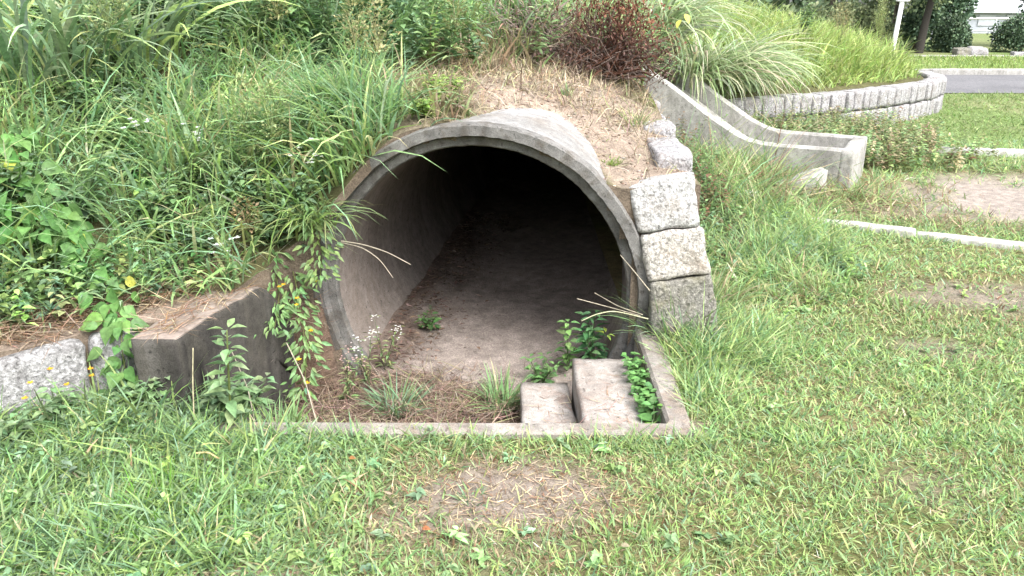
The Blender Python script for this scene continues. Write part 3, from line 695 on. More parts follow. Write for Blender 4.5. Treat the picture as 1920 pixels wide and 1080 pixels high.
def lawn_grass():
    g = Geo()
    zones = [(-1.75, 1.95, 1.62, 2.62, 17500, 1.), (.6, 2.75, 2.5, 3.7, 14000, 1.1), (-2.4, -1.1, 1.9, 2.95, 7500, 1.), (.86, 4.2, 3.7, 5.6, 5200, 1.45), (1.0, 7.2, 5.6, 8.9, 1900, 1.8), (2.4, 11, 8.9, 13.9, 700, 2.6), (-3.6, -1.75, .9, 2.5, 3200, 1.4), (1.95, 4.2, .9, 2.5, 3600, 1.4), (2.75, 4.6, 2.5, 3.7, 3000, 1.4), (4.2, 6.6, 3.2, 5.6, 1800, 1.8), (-1.75, 1.95, .9, 1.62, 3600, 1.4)]
    for x0, x1, y0, y1, dn, wf in zones:
        x, y = scatter(x0, x1, y0, y1, dn)
        k = clear_lawn(x, y) & (U(0, 1, len(x)) > lawn_dirt(x, y)*1.02) & (U(0, 1, len(x)) < .42+.85*sstep(.25, .70, .6*fbm(x*2.6, y*2.6, 74)+.4*fbm(x*9, y*9, 76)))
        x, y = x[k], y[k]; n = len(x); L = len_field(x, y)*np.exp(rng.normal(0, .3, n)); far = sstep(8.8, 9.6, y)
        f = fbm(x*1.7, y*1.7, 75)
        c = pick(n, [G_MID, G_BRT, G_YEL, G_BLUE, G_STRAW, G_DK], [5, 4, 3.6, 1.2, 1.0, .8])
        cb = pick(n, [G_BLUE, G_MID, G_BRT, G_STRAW], [3, 4, 2.6, .3])*1.12; cy_ = pick(n, [G_YEL, G_STRAW, G_MID, G_BRN], [3, 3, 3, 1.2])
        left = sstep(.1, -.9, x)*(y < 3.2); c = np.minimum(c*1.25, .6); c = lerp(c, cb, np.clip(left*(U(0, 1, n) < .8), 0, 1))
        dryz = np.clip(np.maximum(ell(x, y, -.02, 2.15, .58, .34, 0, .6)*.8, np.maximum(ell(x, y, 3.1, 6.2, 1.7, .9, -.2, .5)*.9, ell(x, y, 2.4, 3.9, .9, .5, 0, .7)*.6)), 0, 1); c = lerp(c, cy_, (U(0, 1, n) < dryz)*1.)
        c = lerp(c, pick(n, [(.22, .31, .10), (.28, .34, .15), (.18, .26, .09)], [4, 3, 3], .15), far)
        P = np.column_stack([x, y, lawn_z(x, y)-.004])
        blades(g, P, L*1.15, np.clip(.0040*np.exp(rng.normal(0, .35, n)), .0022, .010)*wf*(1+.5*left), U(0, 6.28, n), U(.35, 1.35, n), U(.1, .8, n), c, 3, .9)
    # rank growth standing against the near wall of the chute
    n = 5200; s_ = U(.25, 2.2, n); t_ = -.02-np.abs(rng.normal(0, .28, n)); x = base[0]+s_*DU[0]+t_*DN[0]; y = base[1]+s_*DU[1]+t_*DN[1]; k = clear_lawn(x, y) & (U(0, 1, n) < sstep(.3, 1.0, s_)+.15) & ~((x > 2.05) & (x < 2.62) & (y < 6.62)); x, y, s_ = x[k], y[k], s_[k]; n = len(x)
    blades(g, np.column_stack([x, y, lawn_z(x, y)]), U(.14, .34, n)*(.6+.5*s_/2), .009, U(0, 6.28, n), U(.05, .5, n), U(.2, 1.1, n), pick(n, [G_BRT, G_MID, G_YEL, G_STRAW], [4, 3, 2, .6]), 3)
    return g
kind(lawn_grass().build('lawn_grass', M_GRASS), 'stuff', 'short lawn grass covering the ground before and beside the pipe')
g = Geo(); x, y = scatter(8.5, 20, 17.7, 23.2, 160); n = len(x)
blades(g, np.column_stack([x, y, lawn_z(x, y)]), U(.07, .13, n), .022, U(0, 6.28, n), U(.1, .8, n), U(.2, .8, n), pick(n, [(.23, .33, .09), (.29, .36, .13)], [3, 2], .15), 2)
kind(g.build('verge_grass', M_GRASS), 'stuff', 'bright mown grass strip beyond the road')

# fallen thatch: dry flecks lying in the lawn and on bare earth
g = Geo()
for x0, x1, y0, y1, dn in ((-1.6, 1.9, 1.62, 2.62, 500), (-.4, .4, 1.98, 2.42, 2600), (.7, 2.8, 2.5, 4.6, 250), (2.2, 6, 4.4, 7.2, 160)):
    x, y = scatter(x0, x1, y0, y1, dn); k = clear_lawn(x, y); x, y = x[k], y[k]; n = len(x)
    blades(g, np.column_stack([x, y, lawn_z(x, y)+.004]), U(.02, .07, n), U(.0015, .0035, n), U(0, 6.28, n), U(1.3, 1.6, n), U(-.2, .25, n), pick(n, [G_STRAW, G_TAN, G_BRN, (.28, .2, .13)], [3, 2, 2, 3], .3), 2)
kind(g.build('dry_thatch', M_STRAW), 'stuff', 'dry flecks of dead grass lying in the lawn')

# ------------------------------------------------------------------ stuff: hill vegetation
def hill_pts(n, x0, x1, y0, y1, keep):
    x, y = U(x0, x1, n), U(y0, y1, n); k = in_poly(x, y, HILL_POLY); x, y = x[k], y[k]
    b = hill_bare(x, y); k = (U(0, 1, len(x)) > b*keep); x, y = x[k], y[k]
    z = hill_z(x, y); r, a = pipe_r(x, y, z); k = (r > PRO-.01) | (a > 5.2); return x[k], y[k], z[k]
BUSH = on(1140, 140, 'hill')
REEDS = np.array([(on(*p, 'hill')+[0, q, 0])[:2] for p in ((40, 165), (135, 150), (260, 120), (350, 60)) for q in (-.05, -.4)])
SPOTS = np.array([on(*p, 'hill')[:2] for p in ((205, 235), (690, 200), (505, 395), (705, 85), (480, 500), (555, 180), (840, 150), (400, 215), (625, 150), (690, 125), (560, 90), (287, 372), (370, 372), (592, 395), (425, 520),
    (560, 440), (470, 430), (510, 450), (300, 470), (380, 500), (820, 195), (850, 180), (790, 225), (160, 430), (20, 440), (45, 330), (90, 380), (140, 450), (190, 520), (60, 420), (110, 480), (70, 350), (110, 420), (240, 440))])
g = Geo()
for n0, (x0, x1, y0, y1), Ls, Wd in ((30000, (-3.6, -.2, 2.4, 5.2), (.22, .56), .0095), (17000, (-4.6, 1.2, 4.6, 8.0), (.28, .65), .011), (5000, (-5.5, 1.2, 7.5, 10), (.4, .7), .014)):
    x, y, z = hill_pts(n0, x0, x1, y0, y1, 1.)
    k = U(0, 1, len(x)) < .35+1.0*fbm(x*3.3, y*3.3, 81); x, y, z = x[k], y[k], z[k]; n = len(x)
    k = U(0, 1, len(x)) > .75*np.maximum(ell(x, y, BUSH[0], BUSH[1]-.12, .55, .5, 0, .3)*1.3, ell(x, y, -2.2, 4.9, .9, .7, 0, .4)); x, y, z = x[k], y[k], z[k]; n = len(x)
    dr = np.sqrt(((np.stack([x, y], 1)[:, None]-REEDS[None])**2).sum(-1)).min(1); k = U(0, 1, len(x)) < .30+.70*sstep(.15, .38, dr); x, y, z = x[k], y[k], z[k]; n = len(x)
    ds = np.sqrt(((np.stack([x, y], 1)[:, None]-(SPOTS+[0, -.05])[None])**2).sum(-1)).min(1); k = U(0, 1, n) < .38+.62*sstep(.05, .15, ds); x, y, z = x[k], y[k], z[k]; n = len(x)
    b = sstep(.02, .5, ell(x, y, .28, 4.45, 1.0, 1.0, -.2, .5)); f = fbm(x*1.6, y*1.6, 82)
    c = pick(n, [G_MID, G_BLUE, G_YEL, G_DK, G_BRT, G_STRAW], [5, 2.5, 2.5, 1.2, 2.5, .9]); cb = pick(n, [G_BLUE, G_MID, G_YEL], [4, 4, 1]); cd = pick(n, [G_STRAW, G_TAN, G_YEL, G_MID], [4, 4, 2, 1])
    c = np.minimum(lerp(c, cb, (f > .55)*.9)*1.6, .62); c = lerp(c, cd, (U(0, 1, n) < b)*1.)
    L = U(*Ls, n)*(.55+.8*fbm(x*2.2, y*2.2, 83))*(1-.62*b); dd, _, _ = near_poly(x, y, LEDGE); L *= .5+.5*sstep(.08, .45, dd)
    az = np.where(U(0, 1, n) < .55, rng.normal(-1.4, .9, n), U(0, 6.28, n))
    blades(g, np.column_stack([x, y, z-.01]), L, Wd*np.exp(rng.normal(0, .35, n)), az, U(.05, .75, n), U(.4, 1.7, n), c, 4, .8)
kind(g.build('meadow_grass', M_GRASS), 'stuff', 'tangled long green grass covering the bank left of and above the pipe')
g = Geo(); x, y, z = hill_pts(30000, -.7, .86, 3.5, 6.0, .35); n = len(x); zone = ell(x, y, .28, 4.5, .85, 1.0, -.2, .5)
k = (U(0, 1, n) < zone) & (U(0, 1, n) < .30+.9*sstep(.35, .65, fbm(x*5, y*5, 84))); x, y, z = x[k], y[k], z[k]; n = len(x)
near = ell(x, y, .55, 3.75, .6, .6, 0, .5)
k = U(0, 1, n) > near*.7; x, y, z = x[k], y[k], z[k]; n = len(x)
blades(g, np.column_stack([x, y, z]), U(.03, .15, n), U(.002, .005, n), U(0, 6.28, n), U(.3, 1.6, n), U(-.3, 1.3, n), pick(n, [(.36, .30, .22), (.41, .34, .22), (.46, .39, .30), (.25, .18, .13), G_YEL, (.20, .17, .12)], [4, 3, 1.4, 3, .7, 2], .22), 3, .9)
kind(g.build('dry_grass', M_STRAW), 'stuff', 'pale dry grass on the bare earth above the pipe')
g = Geo(); n = 16000; t = U(0, 1, n); i = rng.integers(0, 4, n)
LP = np.array([(-3.2, 1.45), (-2.4, 2.12), (-1.85, 2.66), (-1.5, 2.97), (-1.2, 3.35)])
P = LP[i]*(1-t)[:, None]+LP[i+1]*t[:, None]; nrm = np.array([-.6, .8]); off = U(.02, .30, n)*.8
P = P+nrm*off[:, None]; z = hill_z(P[:, 0], P[:, 1]); k = in_poly(P[:, 0], P[:, 1], HILL_POLY) & (U(0, 1, n) < .15+.85*sstep(.1, .3, off)); P, z = P[k], z[k]; n = len(z)
blades(g, np.column_stack([P, z+.004]), U(.04, .22, n), U(.002, .004, n), U(0, 6.28, n), U(.9, 1.6, n), U(-.3, .5, n), pick(n, [G_BRN, (.30, .21, .15), G_TAN, (.38, .29, .21)], [3, 3, 2, 2], .25), 3)
n = 420; f = U(.03, .75, n); x = -1.21+.24*(f-.5)+U(-.09, .06, n)**1; y = 3.205+.98*(f-.5)
blades(g, np.column_stack([x, y, .330-.42*sstep(.55, 1.05, f)]), U(.03, .16, n), U(.0016, .0034, n), U(0, 6.28, n), U(1.3, 1.6, n), U(-.1, .5, n), pick(n, [G_BRN, (.30, .21, .15), G_TAN], [3, 3, 2], .25), 3)
kind(g.build('dead_grass', M_STRAW), 'stuff', 'dead brown grass lying along the ledge behind the low wall')
# bright bank above the curved wall
g = Geo(); n0 = 34000; x, y, z = hill_pts(n0, 1.2, 6.3, 8.6, 14.6, 0); dd, _, _ = near_poly(x, y, HILL_POLY)
k = (dd > .11) & (U(0, 1, len(x)) < .5+.7*fbm(x*2, y*2, 91)); x, y, z, dd = x[k], y[k], z[k], dd[k]; n = len(x)
c = pick(n, [(.33, .43, .13), (.40, .47, .18), (.24, .34, .10), (.42, .43, .22)], [5, 4, 3, 1], .18)
blades(g, np.column_stack([x, y, z-.02]), U(.24, .62, n)*(.35+.65*sstep(.1, .5, dd)), .016*np.exp(rng.normal(0, .3, n)), U(0, 6.28, n), U(.05, .6, n), U(.3, 1.5, n), c, 4, .8)
kind(g.build('bank_grass', M_GRASS), 'stuff', 'bright yellow green tall grass on the bank above the curved wall')
# small leafy undergrowth
g = Geo()
def sprigs(x, y, z, hs, nl, ll, cols):
    n = len(x); m = n*nl; ix = np.repeat(np.arange(n), nl); u = np.tile(np.linspace(.25, 1, nl), n)
    ln_ = rng.normal(0, .25, (n, 2)); P = np.column_stack([x[ix]+ln_[ix, 0]*hs[ix]*u, y[ix]+ln_[ix, 1]*hs[ix]*u, z[ix]+hs[ix]*u])
    a = U(0, 6.28, m); D = np.column_stack([np.cos(a), np.sin(a), U(-.3, .6, m)]); l = U(.6, 1.2, m)*ll*(1.15-.55*u)
    stamp(g, LANCE, P, D, l, l*U(.55, .85, m), cols[ix]*np.exp(rng.normal(0, .12, (m, 1))))
x, y, z = hill_pts(3600, -3.4, -.75, 2.5, 5.0, 1.); k = fbm(x*2.4, y*2.4, 95)+sstep(3.4, 2.9, y-.25*x-.4)*.22 > .58; x, y, z = x[k], y[k], z[k]; n = len(x)
sprigs(x, y, z, U(.06, .24, n), 12, .055, pick(n, [G_MID, G_BLUE, (.10, .22, .08), G_YEL, G_BRT], [4, 4, 3, 1, 1.5]))
x, y, z = hill_pts(1600, -2.5, .2, 4.6, 7.2, 1.); k = fbm(x*2., y*2., 96) > .5; x, y, z = x[k], y[k], z[k]; n = len(x)
sprigs(x, y, z, U(.25, .6, n), 16, .075, pick(n, [G_MID, G_DK, G_BLUE, G_BRT], [4, 3, 4, 1]))
# brownish scrub along the chute and under the curved wall
x, y = scatter(1.3, 4.6, 7.3, 9.8, 420); rel = np.stack([x-base[0], y-base[1]], 1); k = (rel@DN > .95) & clear_lawn(x, y) & (U(0, 1, len(x)) < sstep(5.2, 3.2, x+.3*(8.6-y))); x, y = x[k], y[k]; n = len(x)
sprigs(x, y, lawn_z(x, y), U(.12, .36, n), 14, .06, pick(n, [G_BRN, G_STRAW, G_MID, G_YEL, (.20, .22, .10)], [.6, 2.2, 4, 2, 4]))
x, y = scatter(.88, 1.55, 4.6, 7.7, 520); k = clear_lawn(x, y); x, y = x[k], y[k]; n = len(x)
sprigs(x, y, lawn_z(x, y), U(.15, .5, n)*sstep(4.4, 6.4, y), 14, .055, pick(n, [G_BRN, G_DK, G_MID, (.16, .15, .08)], [3, 3, 3, 3]))
x, y = scatter(.86, 2.0, 4.2, 6.4, 150); k = clear_lawn(x, y) & (fbm(x*2.5, y*2.5, 97) > .45); x, y = x[k], y[k]; n = len(x)
sprigs(x, y, lawn_z(x, y), U(.05, .16, n), 10, .05, pick(n, [G_BLUE, G_MID, G_BRT], [4, 3, 2]))
# broad leaved weeds in the lawn
x, y = scatter(-2.2, 1.0, 1.65, 2.6, 110); k = clear_lawn(x, y) & (U(0, 1, len(x)) > lawn_dirt(x, y)*1.3) & (fbm(x*3, y*3, 98) > .42) & (U(0, 1, len(x)) < sstep(.6, -.6, x)+.15); x, y = x[k], y[k]; n = len(x)
sprigs(x, y, lawn_z(x, y), U(.01, .05, n)+.05*sstep(-.6, -1.2, x), 8, .042, pick(n, [G_MID, G_BLUE, G_BRT], [3, 3, 2])*1.25)
x, y = scatter(.8, 3, 2.6, 4.6, 14); n = len(x)
sprigs(x, y, lawn_z(x, y), U(.02, .05, n), 8, .04, pick(n, [G_BRT, G_MID], [3, 2])*1.2)
kind(g.build('undergrowth', M_LEAF), 'stuff', 'small leafy weeds growing through the grass on bank and lawn')
# straw litter in the pit and on the steps
g = Geo(); x, y = scatter(-1.05, .40, 3.0, 3.66, 9000); n = len(x); k = U(0, 1, n) < .26+.75*ell(x, y, -.62, 3.36, .5, .3, 0, .4)-.2*sstep(-.3, .2, x)+.2*fbm(x*6, y*6, 99); x, y = x[k], y[k]; n = len(x)
blades(g, np.column_stack([x, y, pit_z(x, y)+U(0, .05, n)]), U(.06, .2, n), U(.0018, .0036, n), U(0, 6.28, n), U(1.15, 1.65, n), U(-.4, .4, n), pick(n, [(.20, .14, .11), (.30, .215, .17), (.34, .28, .21), (.13, .095, .08), (.25, .24, .12)], [4, 3, 1.6, 2.4, 1], .28), 3)
x, y = scatter(.29, .53, 2.66, 3.3, 900); n = len(x); k = U(0, 1, n) < .1+.9*ell(x, y, .47, 2.92, .13, .25, 0, .6); x, y = x[k], y[k]; n = len(x)
blades(g, np.column_stack([x, y, np.full(n, -.046)]), U(.03, .11, n), U(.0015, .003, n), U(0, 6.28, n), U(1.35, 1.6, n), U(-.2, .2, n), pick(n, [G_TAN, (.36, .22, .16), G_STRAW], [2, 3, 1], .25), 2)
x, y = scatter(.06, .27, 2.66, 3.3, 900); n = len(x); k = U(0, 1, n) < .1+.9*ell(x, y, .22, 3.0, .1, .2, 0, .6); x, y = x[k], y[k]; n = len(x)
blades(g, np.column_stack([x, y, np.full(n, -.161)]), U(.03, .11, n), U(.0015, .003, n), U(0, 6.28, n), U(1.35, 1.6, n), U(-.2, .2, n), pick(n, [G_TAN, (.36, .22, .16), (.2, .13, .1)], [2, 3, 1], .25), 2)
kind(g.build('straw_litter', M_STRAW), 'stuff', 'reddish brown straw lying in the pit and on the steps')
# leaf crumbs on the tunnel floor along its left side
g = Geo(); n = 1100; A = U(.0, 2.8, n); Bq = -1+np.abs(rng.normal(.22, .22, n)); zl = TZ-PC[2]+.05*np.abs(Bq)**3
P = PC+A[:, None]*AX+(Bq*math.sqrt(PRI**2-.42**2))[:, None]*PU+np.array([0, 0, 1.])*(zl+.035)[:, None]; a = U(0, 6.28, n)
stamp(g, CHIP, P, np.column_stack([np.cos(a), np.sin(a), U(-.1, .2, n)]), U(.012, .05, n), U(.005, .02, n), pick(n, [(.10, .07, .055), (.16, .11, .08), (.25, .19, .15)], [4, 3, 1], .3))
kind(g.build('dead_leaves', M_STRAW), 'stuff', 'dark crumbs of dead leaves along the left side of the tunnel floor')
# small stones and clods on the bare earth
g = Geo(); PB, PF = block((1, .8, .6), 2, .3, .12, 3)
def pebbles(x, y, z, s, col):
    for i in range(len(x)):
        g.add(rotz(PB*s[i], R.uniform(0, 6))+[x[i], y[i], z[i]+s[i]*.1], [PF], col[i])
x, y = scatter(-.5, .5, 1.85, 2.5, 900); k = U(0, 1, len(x)) < lawn_dirt(x, y); x, y = x[k], y[k]; n = len(x); pebbles(x, y, lawn_z(x, y), .004+.006*U(0, 1, n)**3, pick(n, [(.26, .20, .15), (.18, .14, .11), (.4, .36, .32)], [4, 3, 1]))
x, y, z = hill_pts(5000, -.5, .84, 3.5, 5.2, 0.); k = U(0, 1, len(x)) < hill_bare(x, y)*.5; x, y, z = x[k], y[k], z[k]; n = len(x); pebbles(x, y, z, .005+.016*U(0, 1, n)**3, pick(n, [(.30, .24, .19), (.20, .155, .12), (.40, .35, .30)], [4, 3, 1.5]))
n = 500; A = U(0, 3, n); Bq = U(-.9, .9, n); P = PC+A[:, None]*AX+(Bq*.52)[:, None]*PU; pebbles(P[:, 0], P[:, 1], TZ+(fbm(A*3, Bq*3, 61)-.5)*.05+.05*np.abs(Bq)**3+.02*A/5.2, .004+.012*U(0, 1, n)**4, pick(n, [(.24, .19, .16), (.16, .12, .10)], [3, 2]))
kind(g.build('pebbles', M_STRAW), 'stuff', 'small stones and clods on the bare earth')
# ------------------------------------------------------------------ plants one can point at
def tuft(name, label, cat, p, n, L, W, rad_, lean, bend, pal, wts, group=None, az=None, mat=None, segs=4):
    a0 = U(0, 6.28, n); r = rad_*np.sqrt(U(0, 1, n)); P = np.array(p)+np.column_stack([r*np.cos(a0), r*np.sin(a0), np.full(n, -.02)])
    az_ = np.where(U(0, 1, n) < .75, a0, U(0, 6.28, n)) if az is None else rng.normal(az[0], az[1], n)
    g = Geo(); blades(g, P, U(*L, n), W*np.exp(rng.normal(0, .25, n)), az_, U(*lean, n), U(*bend, n), pick(n, pal, wts, .16), segs, .7)
    return tag(g.build(name, mat or M_GRASS, None, True, tuple(p)), label, cat, group)
def stems(g, p, n, h, spread, lean, r, col, m=7):
    """n slightly curved stems; returns their paths"""
    out = []
    for i in range(n):
        a = R.uniform(0, 6.28); hh = h*R.uniform(.75, 1.05); b = R.uniform(.5, 1.)*spread
        t = np.linspace(0, 1, m); off = np.stack([np.cos(a)*b*t**1.4+lean[0]*t**1.5, np.sin(a)*b*t**1.4+lean[1]*t**1.5, t*1.], 1)*hh
        P = np.array(p)+off; tube(g, P, r, r*.45, 5, col); out.append(P)
    return out
def leafy(g, P, nn, per, tm, l, wr, col, u0=.15, ang=(-.1, .5), taper=.45, whorl=0.):
    t = np.repeat(np.linspace(u0, 1, nn), per); k = len(t); s = t*(len(P)-1); i = np.minimum(s.astype(int), len(P)-2); f = (s-i)[:, None]
    Q = P[i]*(1-f)+P[i+1]*f; j = np.arange(k)//per
    a = j*1.57+np.tile(np.arange(per)*2*math.pi/per, nn)+rng.normal(0, .3, k)+whorl
    D = np.column_stack([np.cos(a), np.sin(a), U(*ang, k)]); L = l*(1-taper*t)*U(.8, 1.15, k)
    stamp(g, tm, Q+D*.012, D, L, L*wr, pick(k, col, [1]*len(col), .14))
def forb(name, label, cat, p, h, n=1, spread=.15, lean=(0, 0), nn=8, per=2, tm=LANCE, l=.07, wr=.7, col=(G_MID, G_BLUE), flower=None, group=None, stem=(.10, .14, .06), r=.004, u0=.15, ang=(-.1, .5), taper=.45, head=None):
    t = thing(name, label, cat, tuple(p), group); g = Geo(); paths = stems(g, p, n, h, spread, lean, r, stem); g.build('stem', M_LEAF, t)
    g = Geo()
    for P in paths: leafy(g, P, nn, per, tm, l, wr, col, u0, ang, taper)
    g.build('foliage', M_LEAF, t)
    if flower:
        nf, fc, fs = flower
        for P in paths:
            for c in P[-1]+rng.normal(0, fs*2.2, (nf, 3))*[1, 1, .7]+[0, 0, fs]: bloom(c, fc, fs, t)
    if head:
        nh, hc, hw, hh = head
        for P in paths:
            g = Geo()
            u = U(0, 1, nh); a = U(0, 6.28, nh); rr = hw*np.sqrt(U(.02, 1, nh))*np.sin(math.pi*np.clip(u*.85+.12, 0, 1))
            c = P[-1]+np.column_stack([rr*np.cos(a), rr*np.sin(a), (u-.45)*hh])
            D = np.column_stack([np.cos(a)*.7, np.sin(a)*.7, U(-.2, 1, nh)]); ls = U(.013, .027, nh)
            stamp(g, CHIP, c, D, ls, ls*.6, pick(nh, hc, [1]*len(hc), .2))
            for q in range(9):
                a_ = R.uniform(0, 6.28); e = P[-1]+np.array([math.cos(a_)*hw*.8, math.sin(a_)*hw*.8, R.uniform(.0, hh*.5)]); tube(g, [P[-1]-[0, 0, hh*.4], (P[-1]+e)/2+[0, 0, .01], e], .0016, .001, 4, hc[0])
            g.build('seed_head', M_LEAF, t)
    return t
def bloom(c, col, fs, t):
    g = Geo(); a = np.arange(6)*1.047+R.uniform(0, 1); stamp(g, CHIP, np.tile(c, (6, 1)), np.column_stack([np.cos(a), np.sin(a)*.8-.3, np.full(6, .35)]), fs, fs*.75, pick(6, [col], [1], .06)); g.build('flower', M_LEAF, t)
PL = [(.33, .40, .18), (.40, .44, .22), (.27, .35, .15)]
# --- the tall reedy clumps, upper left
REED = [(.27, .38, .23), (.33, .44, .25), (.17, .26, .14), (.42, .50, .20)]
for i, (px, py, nb, hh, lb) in enumerate((
    (40, 165, 85, 1., 'clump of tall broad bladed reed grass at the upper left corner'),
    (135, 150, 90, 1., 'clump of tall broad bladed reed grass behind the leftmost seed head weed'),
    (260, 120, 85, .9, 'clump of tall reed grass with yellow green arching tips above the left bank'),
    (350, 60, 80, .8, 'clump of dark reed grass between the arching clump and the leafy weeds at top'))):
    p = on(px, py, 'hill'); tuft('reed_clump', lb, 'grass clump', p, nb, (.5*hh, 1.0*hh), .021, .22, (.02, .5), (.6, 2.2), REED, [4, 4, 3, 1.5 if i != 2 else 4], 'clumps of tall reed grass on the left bank', segs=8)
# --- drooping tufts
p = on(655, 235, 'hill'); tuft('grass_tuft', 'big tuft of long drooping green grass hanging beside the upper left of the pipe rim', 'grass tuft', p+[0, .05, 0], 260, (.30, .62), .008, .14, (.1, .6), (1.0, 2.1), [G_MID, G_BLUE, (.22, .33, .14)], [3, 3, 3], az=(-1.5, .7), segs=6)
p = on(560, 290, 'hill'); tuft('grass_tuft', 'tuft of drooping grass left of the larger tuft beside the pipe rim', 'grass tuft', p, 150, (.28, .5), .008, .13, (.1, .6), (.8, 1.9), [G_MID, G_BLUE, G_YEL], [3, 3, 1], az=(-1.6, .9), segs=5)
p = on(590, 430, 'hill'); tuft('grass_tuft', 'tuft of grass hanging down over the left edge of the pipe mouth', 'grass tuft', p, 120, (.22, .42), .007, .10, (.2, .8), (1.0, 2.0), [G_MID, G_BRT, G_YEL], [3, 2, 2], az=(-1.3, .8), segs=5)
p = on(60, 300, 'hill'); tuft('grass_tuft', 'spreading tuft of bright grass at the left edge above the heart leaved vine', 'grass tuft', p, 150, (.25, .5), .009, .16, (.1, .8), (.5, 1.5), [G_MID, G_BRT, G_YEL], [3, 2, 2], segs=5)
p = on(330, 330, 'hill'); tuft('grass_tuft', 'tuft of pale green grass in the middle of the left bank under the white flowers', 'grass tuft', p, 170, (.25, .5), .009, .15, (.1, .8), (.5, 1.6), [G_MID, (.24, .34, .16), G_YEL], [3, 3, 1.5], segs=5)
p = on(470, 215, 'hill'); tuft('grass_tuft', 'tuft of reddish tan dry grass stems arching across the left bank', 'grass tuft', p, 60, (.3, .6), .006, .08, (.3, 1.), (.5, 1.3), [(.42, .30, .18), G_STRAW, G_YEL], [3, 3, 1], az=(.2, .8), mat=M_STRAW, segs=5)
p = on(870, 65, 'hill'); tuft('grass_tuft', 'tuft of bright green grass at the top centre above the bare earth', 'grass tuft', p, 220, (.25, .5), .010, .22, (.1, .8), (.5, 1.5), [G_BRT, G_MID, G_YEL], [3, 3, 1], segs=5)
p = on(960, 95, 'hill'); tuft('grass_tuft', 'pale tuft of half dry grass left of the red brown bush', 'grass tuft', p, 200, (.2, .42), .007, .18, (.2, .9), (.4, 1.3), [G_YEL, G_STRAW, G_MID], [3, 3, 2], segs=5)
p = on(1190, 232, 'hill'); tuft('grass_tuft', 'small yellowish grass tuft on the bare earth right of the pipe top', 'grass tuft', p, 70, (.08, .2), .005, .06, (.1, .9), (.2, 1.1), [G_YEL, G_STRAW, G_MID], [3, 2, 2])
p = on(1062, 182, 'hill'); tuft('grass_tuft', 'tiny grey green plant tuft alone on the bare earth above the pipe crown', 'grass tuft', p, 24, (.05, .10), .007, .02, (.1, .7), (.1, .6), [G_BLUE, G_MID], [3, 2])
p = on(1140, 300, 'hill'); tuft('moss_patch', 'small bright green mossy grass patch touching the right shoulder of the pipe', 'grass tuft', p, 260, (.015, .045), .005, .06, (.1, 1.2), (.1, .8), [(.25, .36, .09), (.2, .3, .07)], [1, 1])
# tufts in the lawn
for px, py, n, L, W, r_, pal, lb, az in (
    (310, 985, 240, (.10, .20), .0045, .14, [(.16, .33, .05), (.13, .27, .04), G_BRT], 'bright upright grass tuft in the left foreground lawn', None),
    (160, 1010, 200, (.08, .17), .008, .15, [G_BLUE, G_MID], 'broad bladed grey green grass tuft at the lower left', None),
    (880, 938, 46, (.04, .085), .007, .03, [G_BLUE, G_MID, G_BRT], 'small lone grass tuft on the bare patch in front of the pit', None),
    (1175, 1045, 120, (.05, .10), .007, .12, [G_BRT, G_MID], 'low grass tuft in the lower centre of the lawn beside the bare patch', None),
    (1262, 625, 420, (.16, .36), .006, .13, [G_MID, G_BLUE, (.22, .32, .14)], 'tall grass tuft leaning over the kerb at the foot of the granite stack', None),
    (1325, 570, 330, (.14, .32), .006, .15, [G_MID, G_YEL, G_STRAW], 'straggly grass tuft at the right foot of the granite stack', None),
    (1580, 545, 90, (.06, .13), .008, .12, [G_BRT, G_MID], 'low bright grass tuft in the right lawn below the pale kerb line', None),
    (1700, 590, 90, (.06, .12), .008, .14, [G_BRT, G_MID], 'low leafy grass tuft in the right lawn beside the bare patch', None),
    (1430, 480, 200, (.12, .26), .007, .22, [G_BLUE, G_MID], 'dense blue green grass tuft left of the pale kerb line end', None),
    (285, 785, 170, (.16, .34), .008, .12, [G_BLUE, G_MID, G_BRT], 'long bladed grass tuft at the front corner of the wing wall', None),
    (190, 790, 150, (.12, .26), .008, .13, [G_MID, G_BRT], 'grass tuft below the hanging vine at the low granite wall', None),
    (400, 800, 140, (.12, .24), .007, .12, [G_MID, G_BLUE], 'grass tuft round the foot of the nettle like weed', None),
    (520, 800, 110, (.08, .16), .006, .10, [G_MID, G_BRT], 'grass tuft on the lawn edge at the left end of the front kerb', None)):
    p = on(px, py, 'lawn'); tuft('grass_tuft', lb, 'grass tuft', p, n, L, W, r_, (.1, .9), (.3, 1.2), pal, [3, 2, 1][:len(pal)])
p = np.array([-.05, 3.38, -.33]); tuft('grass_tuft', 'grass tuft growing in the pit left of the lower step slab', 'grass tuft', p+[0, 0, .03], 150, (.12, .25), .006, .08, (.1, .8), (.4, 1.4), [(.20, .33, .14), G_MID, G_STRAW], [3, 2, .6])
p = np.array([-.54, 3.33, -.33]); tuft('grass_tuft', 'small dark green grass tuft in the straw of the pit', 'grass tuft', p+[0, 0, .03], 150, (.10, .22), .006, .08, (.2, .9), (.4, 1.2), [G_BLUE, G_MID], [3, 2])
p = np.array([-.42, 3.53, -.31]); tuft('grass_tuft', 'thin grass tuft at the back of the pit by the tunnel floor edge', 'grass tuft', p, 50, (.08, .16), .004, .05, (.2, .9), (.3, 1.1), [G_MID, G_STRAW], [3, 2])
p = np.array([-.32, 3.32, -.32]); tuft('grass_tuft', 'thin half dry grass tuft in the middle of the pit', 'grass tuft', p, 60, (.10, .18), .004, .09, (.3, 1.1), (.3, 1.0), [G_YEL, G_STRAW, G_MID], [3, 2, 2])
